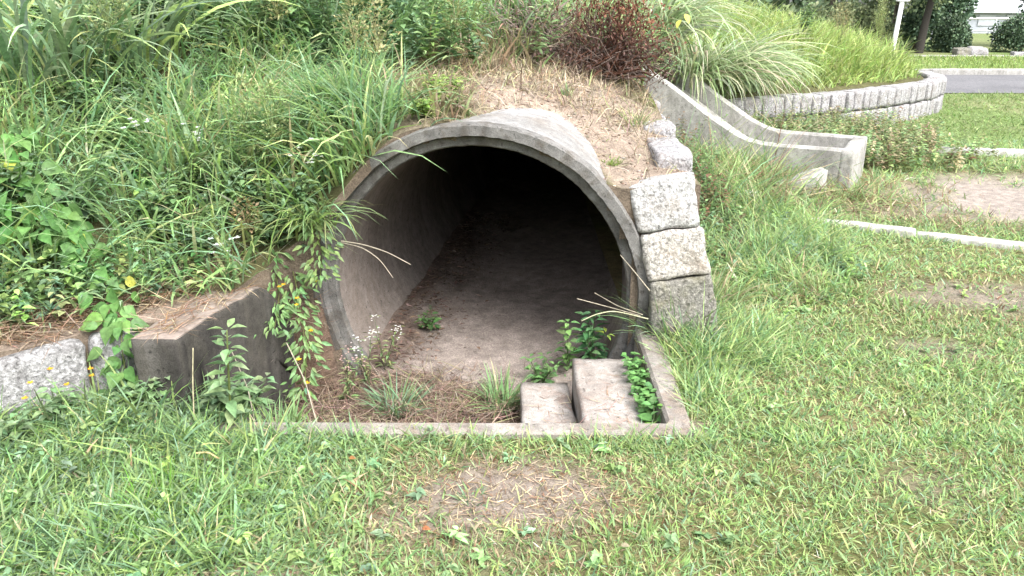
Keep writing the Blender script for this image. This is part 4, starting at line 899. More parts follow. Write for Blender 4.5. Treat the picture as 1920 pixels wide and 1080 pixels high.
# --- silvery plume grass at right above the chute
SIL = [(.33, .42, .22), (.44, .49, .32), (.22, .30, .14), (.54, .49, .35)]
for i, (x_, y_, n, L, lb) in enumerate(((1.28, 8.15, 420, (.9, 1.5), 'big drooping silvery grass clump directly behind the red brown bush'), (2.0, 8.75, 620, (.9, 1.55), 'largest drooping silvery grass clump, overhanging the upper end of the chute'),
    (1.75, 8.3, 300, (.6, 1.0), 'low silvery grass clump hanging over the far wall of the chute'), (2.65, 9.55, 260, (.6, 1.1), 'pale green arching grass clump where the curved wall begins'))):
    p = np.array([x_, y_, float(hill_z(x_, y_))]); tuft('plume_grass', lb, 'grass clump', p, n, L, .020, .30, (.05, .4), (1.4, 2.9), SIL, [4, 3, 3, 1.4 if i < 3 else .2], 'silvery grass clumps above the chute', segs=7)
p = on(1570, 110, 'hill'); forb('brown_weed', 'faded brown feathery weed standing in the bright bank grass', 'weed', p, .55, 3, .12, nn=4, l=.05, head=(160, [(.36, .33, .17), (.30, .27, .13)], .16, .35), col=(G_YEL, G_STRAW))
p = on(1500, 95, 'hill'); forb('dark_shrub', 'dark green leafy shrub between the silvery clumps and the bright bank', 'shrub', p, .6, 6, .3, nn=14, per=3, tm=OVAL, l=.10, wr=.55, col=(G_DK, (.06, .12, .05), G_MID))
# --- feathery seed head weeds
for i, (px, py, h, sc, lb, hc) in enumerate((
    (205, 235, .46, 1.15, 'tall feathery pale green seed head weed below the reed clumps at upper left', PL),
    (690, 200, .34, 1., 'feathery cream seed head weed above the big drooping tuft by the pipe', [(.40, .38, .20), (.34, .35, .16)]),
    (505, 395, .34, .95, 'feathery pale green seed head weed in the middle of the left bank', PL),
    (705, 85, .40, .9, 'brownish seed head weed at the top above the cream one', [(.36, .34, .20), (.3, .3, .15)]),
    (480, 500, .16, .6, 'small tan seed head weed just above the wing wall', [(.38, .30, .17), (.30, .24, .13)]),
    (555, 180, .34, .7, 'sparse olive seed head weed between the leafy weeds on the left bank', [(.28, .27, .12), (.22, .24, .10)]),
    (840, 150, .30, .8, 'pale olive seed head weed at the edge of the bare earth', [(.30, .32, .16), (.26, .30, .13)]))):
    p = on(px, py, 'hill'); forb('seed_head_weed', lb, 'weed', p, h*1.45, 2 if sc > .8 else 1, .2, nn=7, per=2, tm=NARROW, l=.09, wr=.22, col=PL, head=(int(260*sc), hc, .115*sc, .26*sc), group='feathery seed head weeds on the bank', u0=.2)
# --- narrow leaved tall weeds
for px, py, h, n, lb in ((400, 215, .55, 2, 'upright bottlebrush weed with narrow leaves in the upper left bank'), (625, 150, .55, 5, 'bushy narrow leaved dark green weed at top left of centre'), (690, 125, .50, 5, 'bushy narrow leaved weed beside the brownish seed head'),
    (560, 90, .5, 4, 'narrow leaved weed at the top between reeds and bushy weeds'), (760, 60, .5, 4, 'narrow leaved green weed at the top above the bare earth edge')):
    p = on(px, py, 'hill'); forb('narrow_leaf_weed', lb, 'weed', p, h, n, .25, nn=34, per=2, tm=NARROW, l=.105, wr=.16, col=(G_MID, G_BLUE, G_DK), group='tall narrow leaved weeds', u0=.1, ang=(.1, .7))
# --- white flowers
for px, py, h, lb in ((287, 372, .30, 'white flower cluster in the middle of the left bank, left of its twin'), (370, 372, .30, 'white flower cluster in the middle of the left bank, right of its twin'), (592, 395, .22, 'white flower cluster close to the left side of the pipe rim'), (425, 520, .12, 'small white flower at the ledge just above the wing wall')):
    p = on(px, py, 'hill'); forb('white_flower', lb, 'flower', p, h*1.1, 1, .1, nn=5, per=2, l=.06, wr=.4, flower=(9, (.80, .80, .82), .016), group='white flowers on the left bank')
# --- leafy weeds of the bank
for i, (px, py, h, n, l, tm, lb) in enumerate((
    (560, 440, .22, 6, .075, LANCE, 'bushy blue green leafy weed left of the pipe mouth'),
    (470, 430, .20, 5, .07, LANCE, 'leafy weed with drooping leaves left of the bushy blue green one'),
    (300, 470, .22, 5, .065, OVAL, 'round leaved green weed on the left bank above the ledge'),
    (380, 500, .14, 5, .05, OVAL, 'low round leaved weed beside the wing wall top'),
    (820, 195, .15, 7, .055, OVAL, 'bright green leafy weed at the upper left of the pipe crown'),
    (850, 180, .12, 5, .05, LANCE, 'small bright leafy weed right of the one at the pipe crown'),
    (790, 225, .10, 4, .05, OVAL, 'yellow green leafy weed touching the pipe crown'),
    (160, 430, .25, 5, .07, LANCE, 'leafy weed above the heart leaved vine at left'),
    (20, 440, .22, 5, .07, OVAL, 'leafy weed at the left edge behind the ledge'))):
    p = on(px, py, 'hill'); forb('leafy_weed', lb, 'weed', p, h*(1.35 if i not in (4, 5, 6) else .8), n+2 if i not in (4, 5, 6) else 4, .5, nn=9, per=3 if i not in (4, 5, 6) else 2, tm=tm, l=l*1.1, wr=.62, col=((G_MID, G_BLUE) if i not in (4, 5, 6) else ((.30, .42, .13), (.36, .47, .14))), group='leafy weeds on the bank')
# --- the weed upright in front of the wing wall, and weeds at its foot
p = np.array([-1.03, 2.60, .02]); forb('nettle_weed', 'tall upright nettle like weed with paired leaves in front of the dark wing wall', 'weed', p, .46, 1, .05, (.02, .0), nn=11, per=4, tm=LANCE, l=.10, wr=.55, col=((.22, .33, .17), (.26, .37, .18)), r=.006, taper=.45, stem=(.15, .19, .06), u0=.12)
for px, py, h, n, lb in ((300, 770, .15, 5, 'low broad leaved weed in the grass at the corner of the wing wall'), (400, 785, .14, 6, 'cluster of broad leaves at the foot of the nettle like weed'), (480, 770, .12, 4, 'broad grey green leaves right of the nettle like weed'), (110, 800, .13, 5, 'broad leaved weed in front of the low granite wall at left'), (20, 850, .11, 4, 'broad leaved weed at the left edge below the granite wall'), (235, 775, .10, 4, 'broad leaved weed under the hanging vine')):
    p = on(px, py, 'lawn'); forb('broad_leaf_weed', lb, 'weed', p, h, n, .6, nn=6, per=3, tm=LANCE, l=.075, wr=.65, col=((.23, .33, .18), (.20, .31, .15)), group='broad leaved weeds below the left walls')
for px, py, lb in ((165, 800, 'small yellow flower in the grass before the granite wall, right of its neighbour'), (100, 815, 'small yellow flower in the grass before the granite wall, left of its neighbour')):
    p = on(px, py, 'lawn'); forb('yellow_flower', lb, 'flower', p, .20, 1, .2, nn=4, per=2, l=.05, wr=.4, flower=(3, (.75, .42, .03), .012), group='yellow flowers in the left grass')
# trailing weed with yellow flowers in the corner between wing wall and pipe
def vine(name, label, cat, path, nl, l, tm, wr, cols, flower=None, hang=.3, thick=.003, drop=.6):
    path = np.array(path, float); t = thing(name, label, cat, tuple(path[0]))
    q = np.linspace(0, len(path)-1, 40); i = np.minimum(q.astype(int), len(path)-2); f = (q-i)[:, None]; P = path[i]*(1-f)+path[i+1]*f
    P[1:-1] = (P[:-2]+P[1:-1]*2+P[2:])/4; P += np.column_stack([fbm(q*.5, q*0, 5)-.5, fbm(q*.5, q*0+9, 6)-.5, 0*q])*.05
    g = Geo(); tube(g, P, thick, thick*.6, 5, (.16, .18, .06)); g.build('stem', M_LEAF, t)
    s = U(0, 39, nl); i = np.minimum(s.astype(int), 38); f = (s-i)[:, None]; B = P[i]*(1-f)+P[i+1]*f
    a = rng.normal(-1.57, 1.3, nl); D = np.column_stack([np.cos(a), np.sin(a), U(-1.6, -.1, nl)*drop]); sp = U(.01, hang, nl)[:, None]
    C = B+unit(D)*sp*[1, 1, .25]+[0, 0, .01]; N = np.column_stack([rng.normal(0, .35, nl), rng.normal(-.75, .3, nl), U(.3, 1, nl)])
    g = Geo(); L = l*U(.6, 1.15, nl); stamp(g, tm, C, D, L, L*wr, pick(nl, cols, [4, 4, .22][:len(cols)], .13), N); g.build('foliage', M_LEAF, t)
    if flower:
        nf, fc, fs = flower; s = rng.integers(4, 36, nf); c = P[s]+np.column_stack([rng.normal(0, .05, nf), U(-.08, -.03, nf), U(0, .06, nf)]); 
        for e in c: bloom(e, fc, fs, t)
    return t
VC = [(.11, .23, .07), (.15, .29, .085), (.42, .44, .09)]
pv = [on(45, 300, 'hill')+[0, -.1, .25], on(90, 380, 'hill')+[0, -.1, .18], on(140, 450, 'hill')+[0, -.1, .14], on(190, 520, 'hill')+[0, -.06, .10], (-1.52, 2.92, .34), (-1.49, 2.83, .27), (-1.47, 2.80, .08), (-1.46, 2.77, .0)]
vine('climbing_vine', 'bright green vine with heart shaped leaves climbing down over the low granite wall', 'vine', pv, 240, .062, HEART, .80, VC, hang=.11)
pv = [on(60, 340, 'hill')+[0, -.1, .2], on(60, 420, 'hill')+[0, -.08, .16], on(110, 480, 'hill')+[0, -.08, .12]]
vine('climbing_vine', 'bright vine with large heart shaped leaves at the left edge of the bank', 'vine', pv, 80, .070, HEART, .82, VC, hang=.14)
vine('trailing_weed', 'trailing weed with yellow flowers hanging between the wing wall and the pipe', 'weed', [(-1.02, 3.58, .30), (-.98, 3.48, .20), (-.95, 3.40, .08), (-.93, 3.33, -.06), (-.93, 3.27, -.20)], 190, .05, LANCE, .42, [(.17, .30, .12), (.22, .34, .13), (.12, .26, .13)], (6, (.75, .45, .03), .014), .09)
vine('trailing_weed', 'trailing weed draped over the corner at the back of the wing wall', 'weed', [(-1.14, 3.66, .42), (-1.10, 3.56, .36), (-1.06, 3.45, .22), (-1.05, 3.30, .12)], 150, .045, LANCE, .42, [(.15, .27, .10), (.20, .32, .12)], (4, (.75, .45, .03), .012), .12)
vine('trailing_weed', 'leafy creeper hanging from the bank beside the left side of the pipe rim', 'weed', [on(585, 420, 'hill')+[0, 0, .1], (-.96, 3.62, .60), (-.90, 3.57, .50), (-.87, 3.55, .38), (-.88, 3.53, .26)], 190, .045, LANCE, .5, [G_MID, G_BRT, G_BLUE], None, .11)
for k, (p0, lb) in enumerate((((-.64, 3.66, -.27), 'wiry weed with tiny white flowers at the left foot of the tunnel floor'), ((-.70, 3.54, -.30), 'wiry weed with tiny white flowers in the left corner of the pit'), ((-.78, 3.40, -.31), 'wiry weed with pinkish seed heads at the left end of the pit'))):
    forb('white_flower_weed', lb, 'weed', np.array(p0), .26, 5, .4, nn=5, per=2, l=.05, wr=.35, col=(G_MID, G_YEL, (.2, .22, .1)), flower=(7, ((.78, .77, .76), (.78, .77, .76), (.55, .38, .36))[k], .006), group='wiry weeds with tiny flowers in the pit', r=.002)
# --- seedlings round the tunnel mouth
forb('seedling', 'lone small green seedling on the tunnel floor', 'weed', np.array([-.46, 4.15, -.25]), .11, 5, .8, nn=4, per=2, tm=OVAL, l=.06, wr=.6, col=((.10, .20, .07), (.13, .25, .08)))
forb('sapling', 'slender leafy sapling with round leaves behind the taller step slab', 'weed', np.array([.275, 3.62, -.28]), .30, 1, .1, nn=9, per=4, tm=OVAL, l=.075, wr=.6, col=((.20, .34, .13), (.16, .30, .10)), r=.004, u0=.1)
forb('sapling', 'dark green leafy plant with pointed leaves at the right side of the tunnel mouth', 'weed', np.array([.41, 3.62, -.27]), .30, 3, .3, nn=7, per=3, tm=LANCE, l=.10, wr=.5, col=((.09, .22, .09), (.12, .26, .11)), r=.004, u0=.3)
forb('sapling', 'small sapling with one yellow green leaf star before the right pipe wall', 'weed', np.array([.45, 3.54, -.26]), .31, 1, .05, nn=1, per=5, tm=LANCE, l=.08, wr=.4, col=((.36, .50, .08), (.30, .45, .08)), r=.002, u0=1.)
forb('seedling', 'low green seedlings behind the lower step slab', 'weed', np.array([.14, 3.54, -.30]), .15, 6, .7, nn=4, per=3, tm=LANCE, l=.07, wr=.55, col=((.14, .27, .10), (.17, .30, .11)))
g_p = np.array([.545, 3.02, -.06]); t = thing('clover_patch', 'small clump of dense green clover like leaves between the taller slab and the kerb', 'weed', tuple(g_p)); n = 320; g = Geo(); q = np.column_stack([U(.50, .575, n), U(2.80, 3.25, n), U(-.10, .03, n)]); a = U(0, 6.28, n)
stamp(g, OVAL, q, np.column_stack([np.cos(a), np.sin(a), U(-.2, .5, n)]), U(.02, .036, n), U(.016, .028, n), pick(n, [(.13, .28, .09), (.17, .34, .11)], [1, 1], .12)); g.build('foliage', M_LEAF, t)
forb('seedling', 'broad leaved seedling at the front right corner of the pit', 'weed', np.array([.55, 2.74, -.05]), .07, 2, .4, nn=2, per=3, tm=OVAL, l=.07, wr=.75, col=((.14, .30, .10), (.2, .38, .08)))
# --- dry stalks and fallen bits
def stalk(label, pts, r, col, cat='grass stalk', name='dry_stalk', group=None):
    P = np.array(pts, float); q = np.linspace(0, len(P)-1, 24); i = np.minimum(q.astype(int), len(P)-2); f = (q-i)[:, None]; Q = P[i]*(1-f)+P[i+1]*f
    for _ in range(6): Q[1:-1] = (Q[:-2]+2*Q[1:-1]+Q[2:])/4
    g = Geo(); tube(g, Q, r, r*.7, 5, col); return tag(g.build(name, M_STRAW, None, True, tuple(P[0])), label, cat, group)
SC = (.36, .32, .25); DG = 'dry stalks leaning into the pipe mouth'
stalk('long pale dry stalk arching into the left of the pipe mouth, the upper of two', [aty(640, 452, 3.45), aty(680, 458, 3.38), aty(725, 472, 3.34), aty(770, 496, 3.32)], .0032, SC, group=DG)
stalk('pale dry stalk curving down into the left of the pipe mouth, the lower of two', [aty(640, 455, 3.45), aty(680, 464, 3.38), aty(712, 486, 3.34), aty(737, 521, 3.32)], .0028, SC, group=DG)
stalk('pale dry stalk reaching left from the tuft by the granite stack, the longest', [aty(1200, 592, 3.3), aty(1150, 578, 3.2), aty(1082, 560, 3.12)], .0025, SC, group=DG)
stalk('pale dry stalk ending before the right pipe wall, lower than the longest', [aty(1205, 590, 3.3), aty(1160, 575, 3.2), aty(1115, 549, 3.14)], .002, SC, group=DG)
stalk('thin curved stalk drooping to the tip of the yellow green leaf star', [aty(1215, 598, 3.28), aty(1150, 582, 3.2), aty(1115, 590, 3.16), aty(1090, 602, 3.14)], .003, (.40, .40, .26), group=DG)
stalk('dry stalk lying across the rim at the right of the pipe', [aty(1218, 545, 3.4), aty(1190, 510, 3.42), aty(1163, 478, 3.44)], .003, SC, group=DG)
stalk('upright dead brown twig standing on the bare earth above the pipe', [on(977, 168, 'hill')-[0, 0, .02], on(977, 168, 'hill')+[0, 0, .07], on(977, 168, 'hill')+[.008, 0, .13]], .004, (.10, .07, .05), 'twig', 'dead_twig')
stalk('dark stick lying at the right of the bare patch in the lawn', [on(1128, 938, 'lawn')+[0, 0, .02], on(1140, 955, 'lawn')+[0, 0, .015], on(1150, 972, 'lawn')+[0, 0, .012]], .003, (.16, .13, .11), 'stick', 'fallen_stick')
stalk('thin twig crossing the bare patch in the lawn', [on(905, 880, 'lawn')+[0, 0, .05], on(920, 905, 'lawn')+[0, 0, .03], on(935, 935, 'lawn')+[0, 0, .015]], .002, (.25, .19, .15), 'stick', 'fallen_stick')
stalk('tan dry grass stem lying in the left foreground grass', [on(372, 882, 'lawn')+[0, 0, .06], on(395, 886, 'lawn')+[0, 0, .065], on(415, 892, 'lawn')+[0, 0, .06]], .004, (.55, .42, .22), 'stick', 'fallen_stick')
stalk('pale bleached stalk standing in front of the wing wall', [(-.95, 2.62, .0), (-1.0, 2.72, .12), (-1.06, 2.76, .26)], .0025, SC, name='dry_stalk', group='bleached stalks before the wing wall')
stalk('forked pale stalk leaning in front of the trailing weed', [(-.72, 2.62, .0), (-.78, 2.72, .15), (-.86, 2.8, .27)], .003, SC, group='bleached stalks before the wing wall')
stalk('upright straw stalk in front of the granite and wing wall joint', [(-1.18, 2.62, .0), (-1.17, 2.64, .18), (-1.15, 2.64, .32)], .003, (.5, .45, .3), group='bleached stalks before the wing wall')
for px, py, l, c, lb in ((873, 998, .02, (.40, .36, .25), 'pale dry leaf on the bare patch in the foreground lawn'), (793, 1012, .03, (.42, .17, .08), 'small orange brown leaf in the foreground lawn left of the pale leaf'), (655, 872, .03, (.42, .20, .08), 'small orange brown leaf in the grass left of centre'), (1163, 1045, .028, (.42, .36, .25), 'bleached straw piece in the lawn near the bottom edge')):
    p = on(px, py, 'lawn')+[0, 0, .025]; g = Geo(); stamp(g, OVAL, [p], [[.8, -.5, .35]], l, l*.55, c, np.array([[.1, -.5, 1.]])); tag(g.build('fallen_leaf', M_LEAF, None, True, tuple(p)), lb, 'leaf')
# --- the withered red brown bush
p = BUSH; bt = thing('withered_bush', 'withered red brown bush of dead twigs on the bank above the bare earth', 'bush', tuple(p))
g = Geo(); gl = Geo(); C0 = p+[.0, .0, .34]
for i in range(240):
    v = rng.normal(0, 1, 3); v /= np.linalg.norm(v); v[2] = abs(v[2])*.9-.1; rr = np.array([.42, .34, .62])*R.uniform(.7, 1.08)
    e = p+[.0, 0, .06]+v*rr+rng.normal(0, .03, 3); m = p+(e-p)*.5+rng.normal(0, .06, 3); s0 = p+rng.normal(0, .10, 3)*[1.6, 1, 0]
    tube(g, [s0, (s0+m)/2+rng.normal(0, .03, 3), m, (m+e)/2+rng.normal(0, .05, 3), e], R.uniform(.003, .006), .0015, 4, (.17, .13, .11) if R.random() < .5 else (.13, .065, .045))
    k = 26; u = U(.45, 1.03, k)[:, None]; Q = np.where(u < .7, m+(e-m)*(u-.4)/.6, m+(e-m)*(u-.4)/.6)+rng.normal(0, .045, (k, 3)); top = sstep(.15, .42, Q[:, 2]-p[2]+.35*(Q[:, 0]-p[0]))
    c = lerp(np.array((.095, .06, .052)), np.array((.17, .078, .05)), top)*np.exp(rng.normal(0, .3, (k, 1))); kk = U(0, 1, k) < .35+.65*top
    D = rng.normal(0, 1, (k, 3)); stamp(gl, CHIP, Q[kk], D[kk], U(.014, .034, k)[kk], U(.008, .018, k)[kk], c[kk])
g.build('branches', M_WOOD, bt); gl.build('foliage', M_STRAW, bt)
g = Geo(); q = p+np.array([[.38, -.36, .36], [.36, -.36, .33], [-.02, -.36, .60]]); stamp(g, OVAL, q, np.array([[.3, -.4, -.6], [-.4, -.4, -.5], [.6, -.2, .2]]), .06, .04, (.55, .58, .12)); g.build('yellow_leaf', M_LEAF, bt)
p = np.array([BUSH[0]-.42, BUSH[1]+.25, float(hill_z(BUSH[0]-.42, BUSH[1]+.25))]); bt = thing('dead_shrub', 'grey brown tangle of dead stems left of the red brown bush', 'bush', tuple(p)); g = Geo()
for i in range(150):
    v = rng.normal(0, 1, 3); v /= np.linalg.norm(v); v[2] = abs(v[2]); e = p+v*[.5, .35, .5]*R.uniform(.6, 1.); m = p+(e-p)*.5+rng.normal(0, .08, 3)
    tube(g, [p+rng.normal(0, .1, 3)*[1.5, 1, 0], m, e], R.uniform(.003, .005), .0015, 4, (.26, .21, .19) if R.random() < .6 else (.34, .28, .22))
g.build('branches', M_WOOD, bt); g = Geo(); n = 500; v = unit(rng.normal(0, 1, (n, 3))); v[:, 2] = abs(v[:, 2]); q = p+v*[.5, .35, .5]*U(.5, 1, (n, 1)); stamp(g, NARROW, q, rng.normal(0, 1, (n, 3)), U(.03, .07, n), .012, pick(n, [(.20, .14, .11), (.14, .10, .09), (.3, .26, .18)], [3, 2, 2], .25)); g.build('foliage', M_STRAW, bt)
# ------------------------------------------------------------------ the far side of the park
def crown(g, c, r, n, ls, pal, wts, lumps=9, hollow=.5, seed=0):
    """leaf clusters in lumps spread through the volume of a crown"""
    rr = np.random.default_rng(seed); c = np.array(c, float); r = np.array(r, float)
    L = rr.normal(0, 1, (lumps, 3)); L = L/np.linalg.norm(L, axis=1, keepdims=True)*rr.uniform(.35, .8, (lumps, 1)); lr = rr.uniform(.32, .55, lumps)
    i = rr.integers(0, lumps, n); v = rr.normal(0, 1, (n, 3)); v /= np.linalg.norm(v, axis=1, keepdims=True); q = L[i]+v*(lr[i]*rr.uniform(hollow, 1.05, n))[:, None]
    tone = np.exp(rr.normal(0, .22, lumps))[i]
    col = np.array(pal)[rr.choice(len(pal), n, p=np.array(wts)/sum(wts))]*(tone*np.exp(rr.normal(0, .2, n)))[:, None]
    D = v+rr.normal(0, .7, (n, 3)); l = ls*rr.uniform(.6, 1.3, n)
    stamp(g, OVAL, c+q*r, D, l, l*.7, col, rr.normal(0, 1, (n, 3))+[0, 0, .6])
def tree(name, label, x, y, h, r, zc, n, ls, pal, wts, trunk_r, lean=(0, 0), cat='tree', lumps=12, seed=0, group='trees at the far side of the park', bark=(.10, .085, .07)):
    t = thing(name, label, cat, (x, y, 0), group); g = Geo(); top = np.array([x+lean[0], y+lean[1], zc])
    tube(g, [(x, y, -.1), (x+lean[0]*.3, y+lean[1]*.3, zc*.4), top], trunk_r, trunk_r*.55, 8, bark)
    rr = random.Random(seed)
    for k in range(7):
        a = k*.9+rr.uniform(0, .5); s = np.array([x, y, 0])*.35+top*.65+[0, 0, rr.uniform(-.3, .4)]
        e = top+np.array([math.cos(a)*r[0]*.7, math.sin(a)*r[1]*.7, rr.uniform(-.3, .6)*r[2]]); tube(g, [s, (s+e)/2+[0, 0, .15], e], trunk_r*.4, trunk_r*.12, 6, bark)
    g.build('trunk', M_WOOD, t); g = Geo(); crown(g, (x+lean[0], y+lean[1], zc+r[2]*.25), r, n, ls, pal, wts, lumps, .4, seed); g.build('crown', M_TREE, t); return t
DK = [(.07, .12, .075), (.10, .16, .09), (.14, .20, .11)]; OL = [(.18, .22, .11), (.25, .28, .15), (.11, .15, .08)]
tree('evergreen_tree', 'dark evergreen tree left of the rounded hedge bush beyond the road', 14.0, 27.5, 3, (1.0, 1.0, 2.2), 1.1, 9000, .11, DK, [4, 3, 1], .10, seed=1, lumps=20)
tree('broadleaf_tree', 'olive green tree with dark trunk behind the white post', 12.2, 25, 4, (2.1, 1.6, 1.9), 2.5, 9000, .12, OL, [4, 2, 3], .14, (.25, 0), seed=2, bark=(.05, .045, .04))
tree('broadleaf_tree', 'thin crowned tree with sky gaps above the crest of the bright bank', 10.2, 27, 4, (2.4, 1.6, 1.7), 2.45, 2600, .17, OL, [3, 3, 3], .12, seed=3, lumps=16)
tree('evergreen_tree', 'dark leafy tree at the right edge above the larger hedge bush', 17.9, 28, 4, (1.7, 1.5, 2.0), 2.3, 5200, .17, [(.06, .11, .06), (.09, .15, .09), (.13, .19, .13)], [4, 3, 1.5], .14, seed=4)
tree('broadleaf_tree', 'dark tree high between the white post and the pale building', 13.2, 29, 5, (1.9, 1.6, 1.7), 3.3, 4200, .18, [(.08, .12, .05), (.12, .16, .07)], [3, 2], .14, seed=5)
for i, (x, h, r, lb) in enumerate(((13.45, .95, .50, 'rounded dark green hedge bush beyond the road, the smaller one'), (15.55, 1.05, .86, 'broad dark green hedge bush at the right edge beyond the road'))):
    t = thing('hedge_bush', lb, 'bush', (x, 25.5, 0), 'clipped hedge bushes beyond the road'); g = Geo()
    for k in range(5): a = k*1.3; tube(g, [(x, 25.5, -.05), (x+math.cos(a)*.15, 25.5+math.sin(a)*.15, h*.4)], .03, .015, 5, (.08, .07, .05))
    g.build('trunk', M_WOOD, t); g = Geo(); crown(g, (x, 25.5, h*.5), (r, .55, h*.56), 4200, .08, [(.075, .12, .075), (.105, .16, .09), (.14, .20, .11)], [4, 4, 1.2], 26, .25, 10+i)
    n = 2200; u = U(0, 6.28, n); zz_ = U(0.02, 1, n); rr_ = np.sqrt(np.clip(1-(zz_*.98)**3.2, 0, 1))*U(.8, 1.02, n)
    stamp(g, OVAL, np.column_stack([x+np.cos(u)*r*rr_, 25.5+np.sin(u)*.55*rr_, zz_*h]), rng.normal(0, 1, (n, 3)), .07, .05, pick(n, [(.075, .12, .075), (.105, .16, .09), (.14, .20, .11)], [4, 3, 1])); g.build('crown', M_TREE, t)
for i, (px, py, w_, h_, lb) in enumerate(((1803, 103, .42, .20, 'grey boulder beyond the road, left of its twin'), (1830, 103, .48, .24, 'pale grey boulder beyond the road, right of its twin'), (1912, 104, .5, .12, 'flat pale boulder beyond the road at the right edge'))):
    p = atz(px, py, 0); V, Fq = block((w_, w_*.7, h_), 9, .05 if h_ > .2 else .03, .075, 31+i, None, 4.); g = Geo(); g.add(V+p+[0, 0, h_*.42], [Fq]); tag(g.build('boulder', (M_GRAN_MOSS, M_GRAN_PALE, M_GRAN_PALE)[i], None, True, tuple(p)), lb, 'boulder', 'boulders beyond the road')
for i, (x, y, h, r, lb) in enumerate(((9.7, 25.5, 1.5, 1.1, 'olive shrub at the foot of the thin crowned tree'), (11.2, 26.2, 1.5, 1.0, 'olive shrub left of the white post'), (12.75, 26.4, 1.4, .75, 'dark shrub beside the trunk of the olive tree'))):
    t = thing('understory_shrub', lb, 'shrub', (x, y, 0), 'shrubs under the far trees'); g = Geo()
    for k in range(5): a = k*1.3; tube(g, [(x, y, -.05), (x+math.cos(a)*.2, y+math.sin(a)*.2, h*.5)], .03, .012, 5, (.08, .07, .05))
    g.build('trunk', M_WOOD, t); g = Geo(); crown(g, (x, y, h*.5), (r, .7, h*.6), 4200, .10, OL if i < 2 else DK, [4, 3, 3], 18, .2, 50+i); g.build('crown', M_TREE, t)
# white post with a collar
x, y = 7.78, 17.; t = thing('white_post', 'white leaning post with a cross piece behind the bright bank', 'post', (x, y, 0)); g = Geo(); tube(g, [(x-.04, y, -.1), (x+.10, y, 3.2)], .045, .042, 10, (.8, .8, .8)); g.build('pole', M_WPAINT, t)
V, Fq = block((.26, .09, .06), 5, .02, .0); g = Geo(); g.add(V+[x+.03, y-.02, 1.50], [Fq]); g.build('cross_piece', M_WPAINT, t)
g = Geo(); tube(g, [(x+.10, y, 3.2), (x-.3, y, 3.36), (x-.7, y, 3.36)], .03, .03, 8, (.8, .8, .8)); V, Fq = block((.42, .16, .09), 5, .03, 0); g.add(V+[x-.85, y, 3.34], [Fq], (.8, .8, .8)); g.build('lamp_arm', M_WPAINT, t)
# road edge kerb
for x0, x1, lb in ((8.6, 14.0, 'pale kerb along the far edge of the road, nearer length'), (14.02, 24, 'pale kerb along the far edge of the road running out of view')):
    c = np.array([(x0+x1)/2, 17.55-.0138*((x0+x1)/2-8)]); o = solid('road_kerb', M_CHUTE, (*c, .02), (x1-x0, .16, .22), -.0138, None, 10, .02, .006, 5); tag(o, lb, 'kerb', 'kerbs along the road')
# fence with pipe rail
t = thing('pipe_fence', 'pale pipe rail fence in front of the grey building', 'fence', (17, 31, 0)); g = Geo(); tube(g, [(15.4, 31, .86), (22.5, 31, .86)], .035, .035, 8, (.7, .7, .72)); g.build('rail', M_WPAINT, t)
g = Geo(); tube(g, [(15.4, 31, .42), (22.5, 31, .42)], .022, .022, 8, (.7, .7, .72)); g.build('rail', M_STEEL, t)
for x in np.arange(15.5, 22.6, 1.15):
    g = Geo(); tube(g, [(x, 31, -.05), (x, 31, .90)], .03, .03, 8, (.7, .7, .7)); g.build('fence_post', M_STEEL, t)
g = Geo(); tube(g, [(15.5, 30.98, .86), (15.05, 30.6, .1)], .035, .035, 8); g.build('brace', M_WPAINT, t)
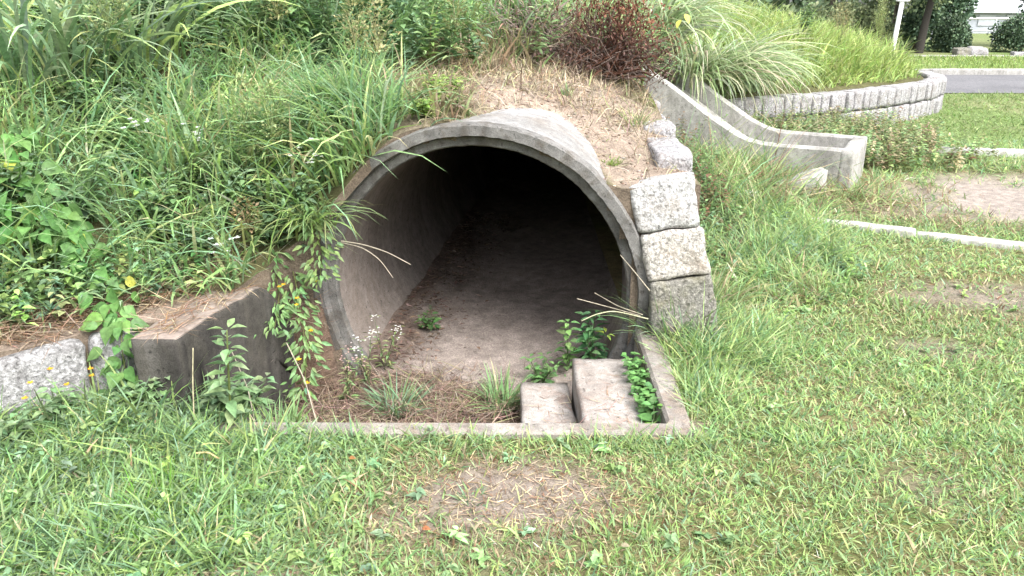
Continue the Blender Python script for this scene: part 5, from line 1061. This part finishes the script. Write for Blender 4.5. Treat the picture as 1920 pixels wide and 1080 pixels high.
# building
def box(name, mat, a, b, parent):
    a, b = np.array(a, float), np.array(b, float); V, Fq = block(tuple(b-a), 2, .01, 0); g = Geo(); g.add(V+(a+b)/2, [Fq]); return g.build(name, mat, parent, False)
B = thing('grey_building', 'pale grey building with low lean to roof far behind the hedge bushes', 'building', (24, 42, 0))
box('wall', M_WALL, (20.2, 40, -.2), (33, 44, 1.0), B); box('upper_wall', M_WHITE, (21.6, 42, 1.0), (33, 47, 5.5), B)
g = Geo(); P = [(20.0, 39.7, 1.02), (33.2, 39.7, .92), (33.2, 42.1, 1.46), (20.0, 42.1, 1.56)]; V = np.array(P+[(x, y, z-.07) for x, y, z in P]); g.add(V, [np.array([(0, 1, 2, 3), (7, 6, 5, 4), (0, 4, 5, 1), (1, 5, 6, 2), (2, 6, 7, 3), (3, 7, 4, 0)])]); g.build('roof', M_ROOF, B, False)
for k in range(9):
    x = 20.8+k*1.3; wn = box('window', M_ROOF, (x, 39.95, .35), (x+.8, 40.02, .85), B); box('pane', M_GLASS, (x+.06, 39.93, .41), (x+.74, 39.96, .79), wn)
box('window', M_GLASS, (23, 41.95, 2.2), (25, 42.05, 3.4), B); box('window', M_GLASS, (26, 41.95, 2.2), (28, 42.05, 3.4), B)
# far planting behind everything, one mass
g = Geo()
for k in range(26): crown(g, (-30+k*4.2+R.uniform(-1, 1), 62+R.uniform(-4, 4), 1.5), (3.2, 2.5, R.uniform(2.5, 4.5)), 520, .55, [(.07, .11, .06), (.10, .14, .08), (.13, .17, .10)], [3, 3, 2], 8, .4, 100+k)
kind(g.build('tree_mass', M_TREE), 'stuff', 'far belt of trees closing the park')
# wispy weed under the white post
p = np.array([6.1, 13.3, float(hill_z(6.1, 13.3))]); forb('seed_head_weed', 'pale wispy tall weed at the right end of the bright bank near the white post', 'weed', np.array([5.75, 13.1, float(hill_z(5.75, 13.1))]), .75, 6, .2, nn=6, l=.10, wr=.2, tm=NARROW, col=PL, head=(120, [(.30, .36, .14), (.36, .38, .18)], .10, .5))
# unseen tree belt added behind the camera; blocks low sky light from the tunnel
g = Geo()
for k in range(22): crown(g, (-33+k*3.1+R.uniform(-.8, .8), -15+R.uniform(-1.5, 1.5), R.uniform(2.6, 3.6)), (2.4, 2.0, R.uniform(3.4, 4.6)), 900, .5, [(.08, .13, .06), (.11, .16, .08)], [3, 2], 9, .3, 300+k)
kind(g.build('tree_mass', M_TREE), 'stuff', 'unseen tree belt added behind the camera to block low sky light')
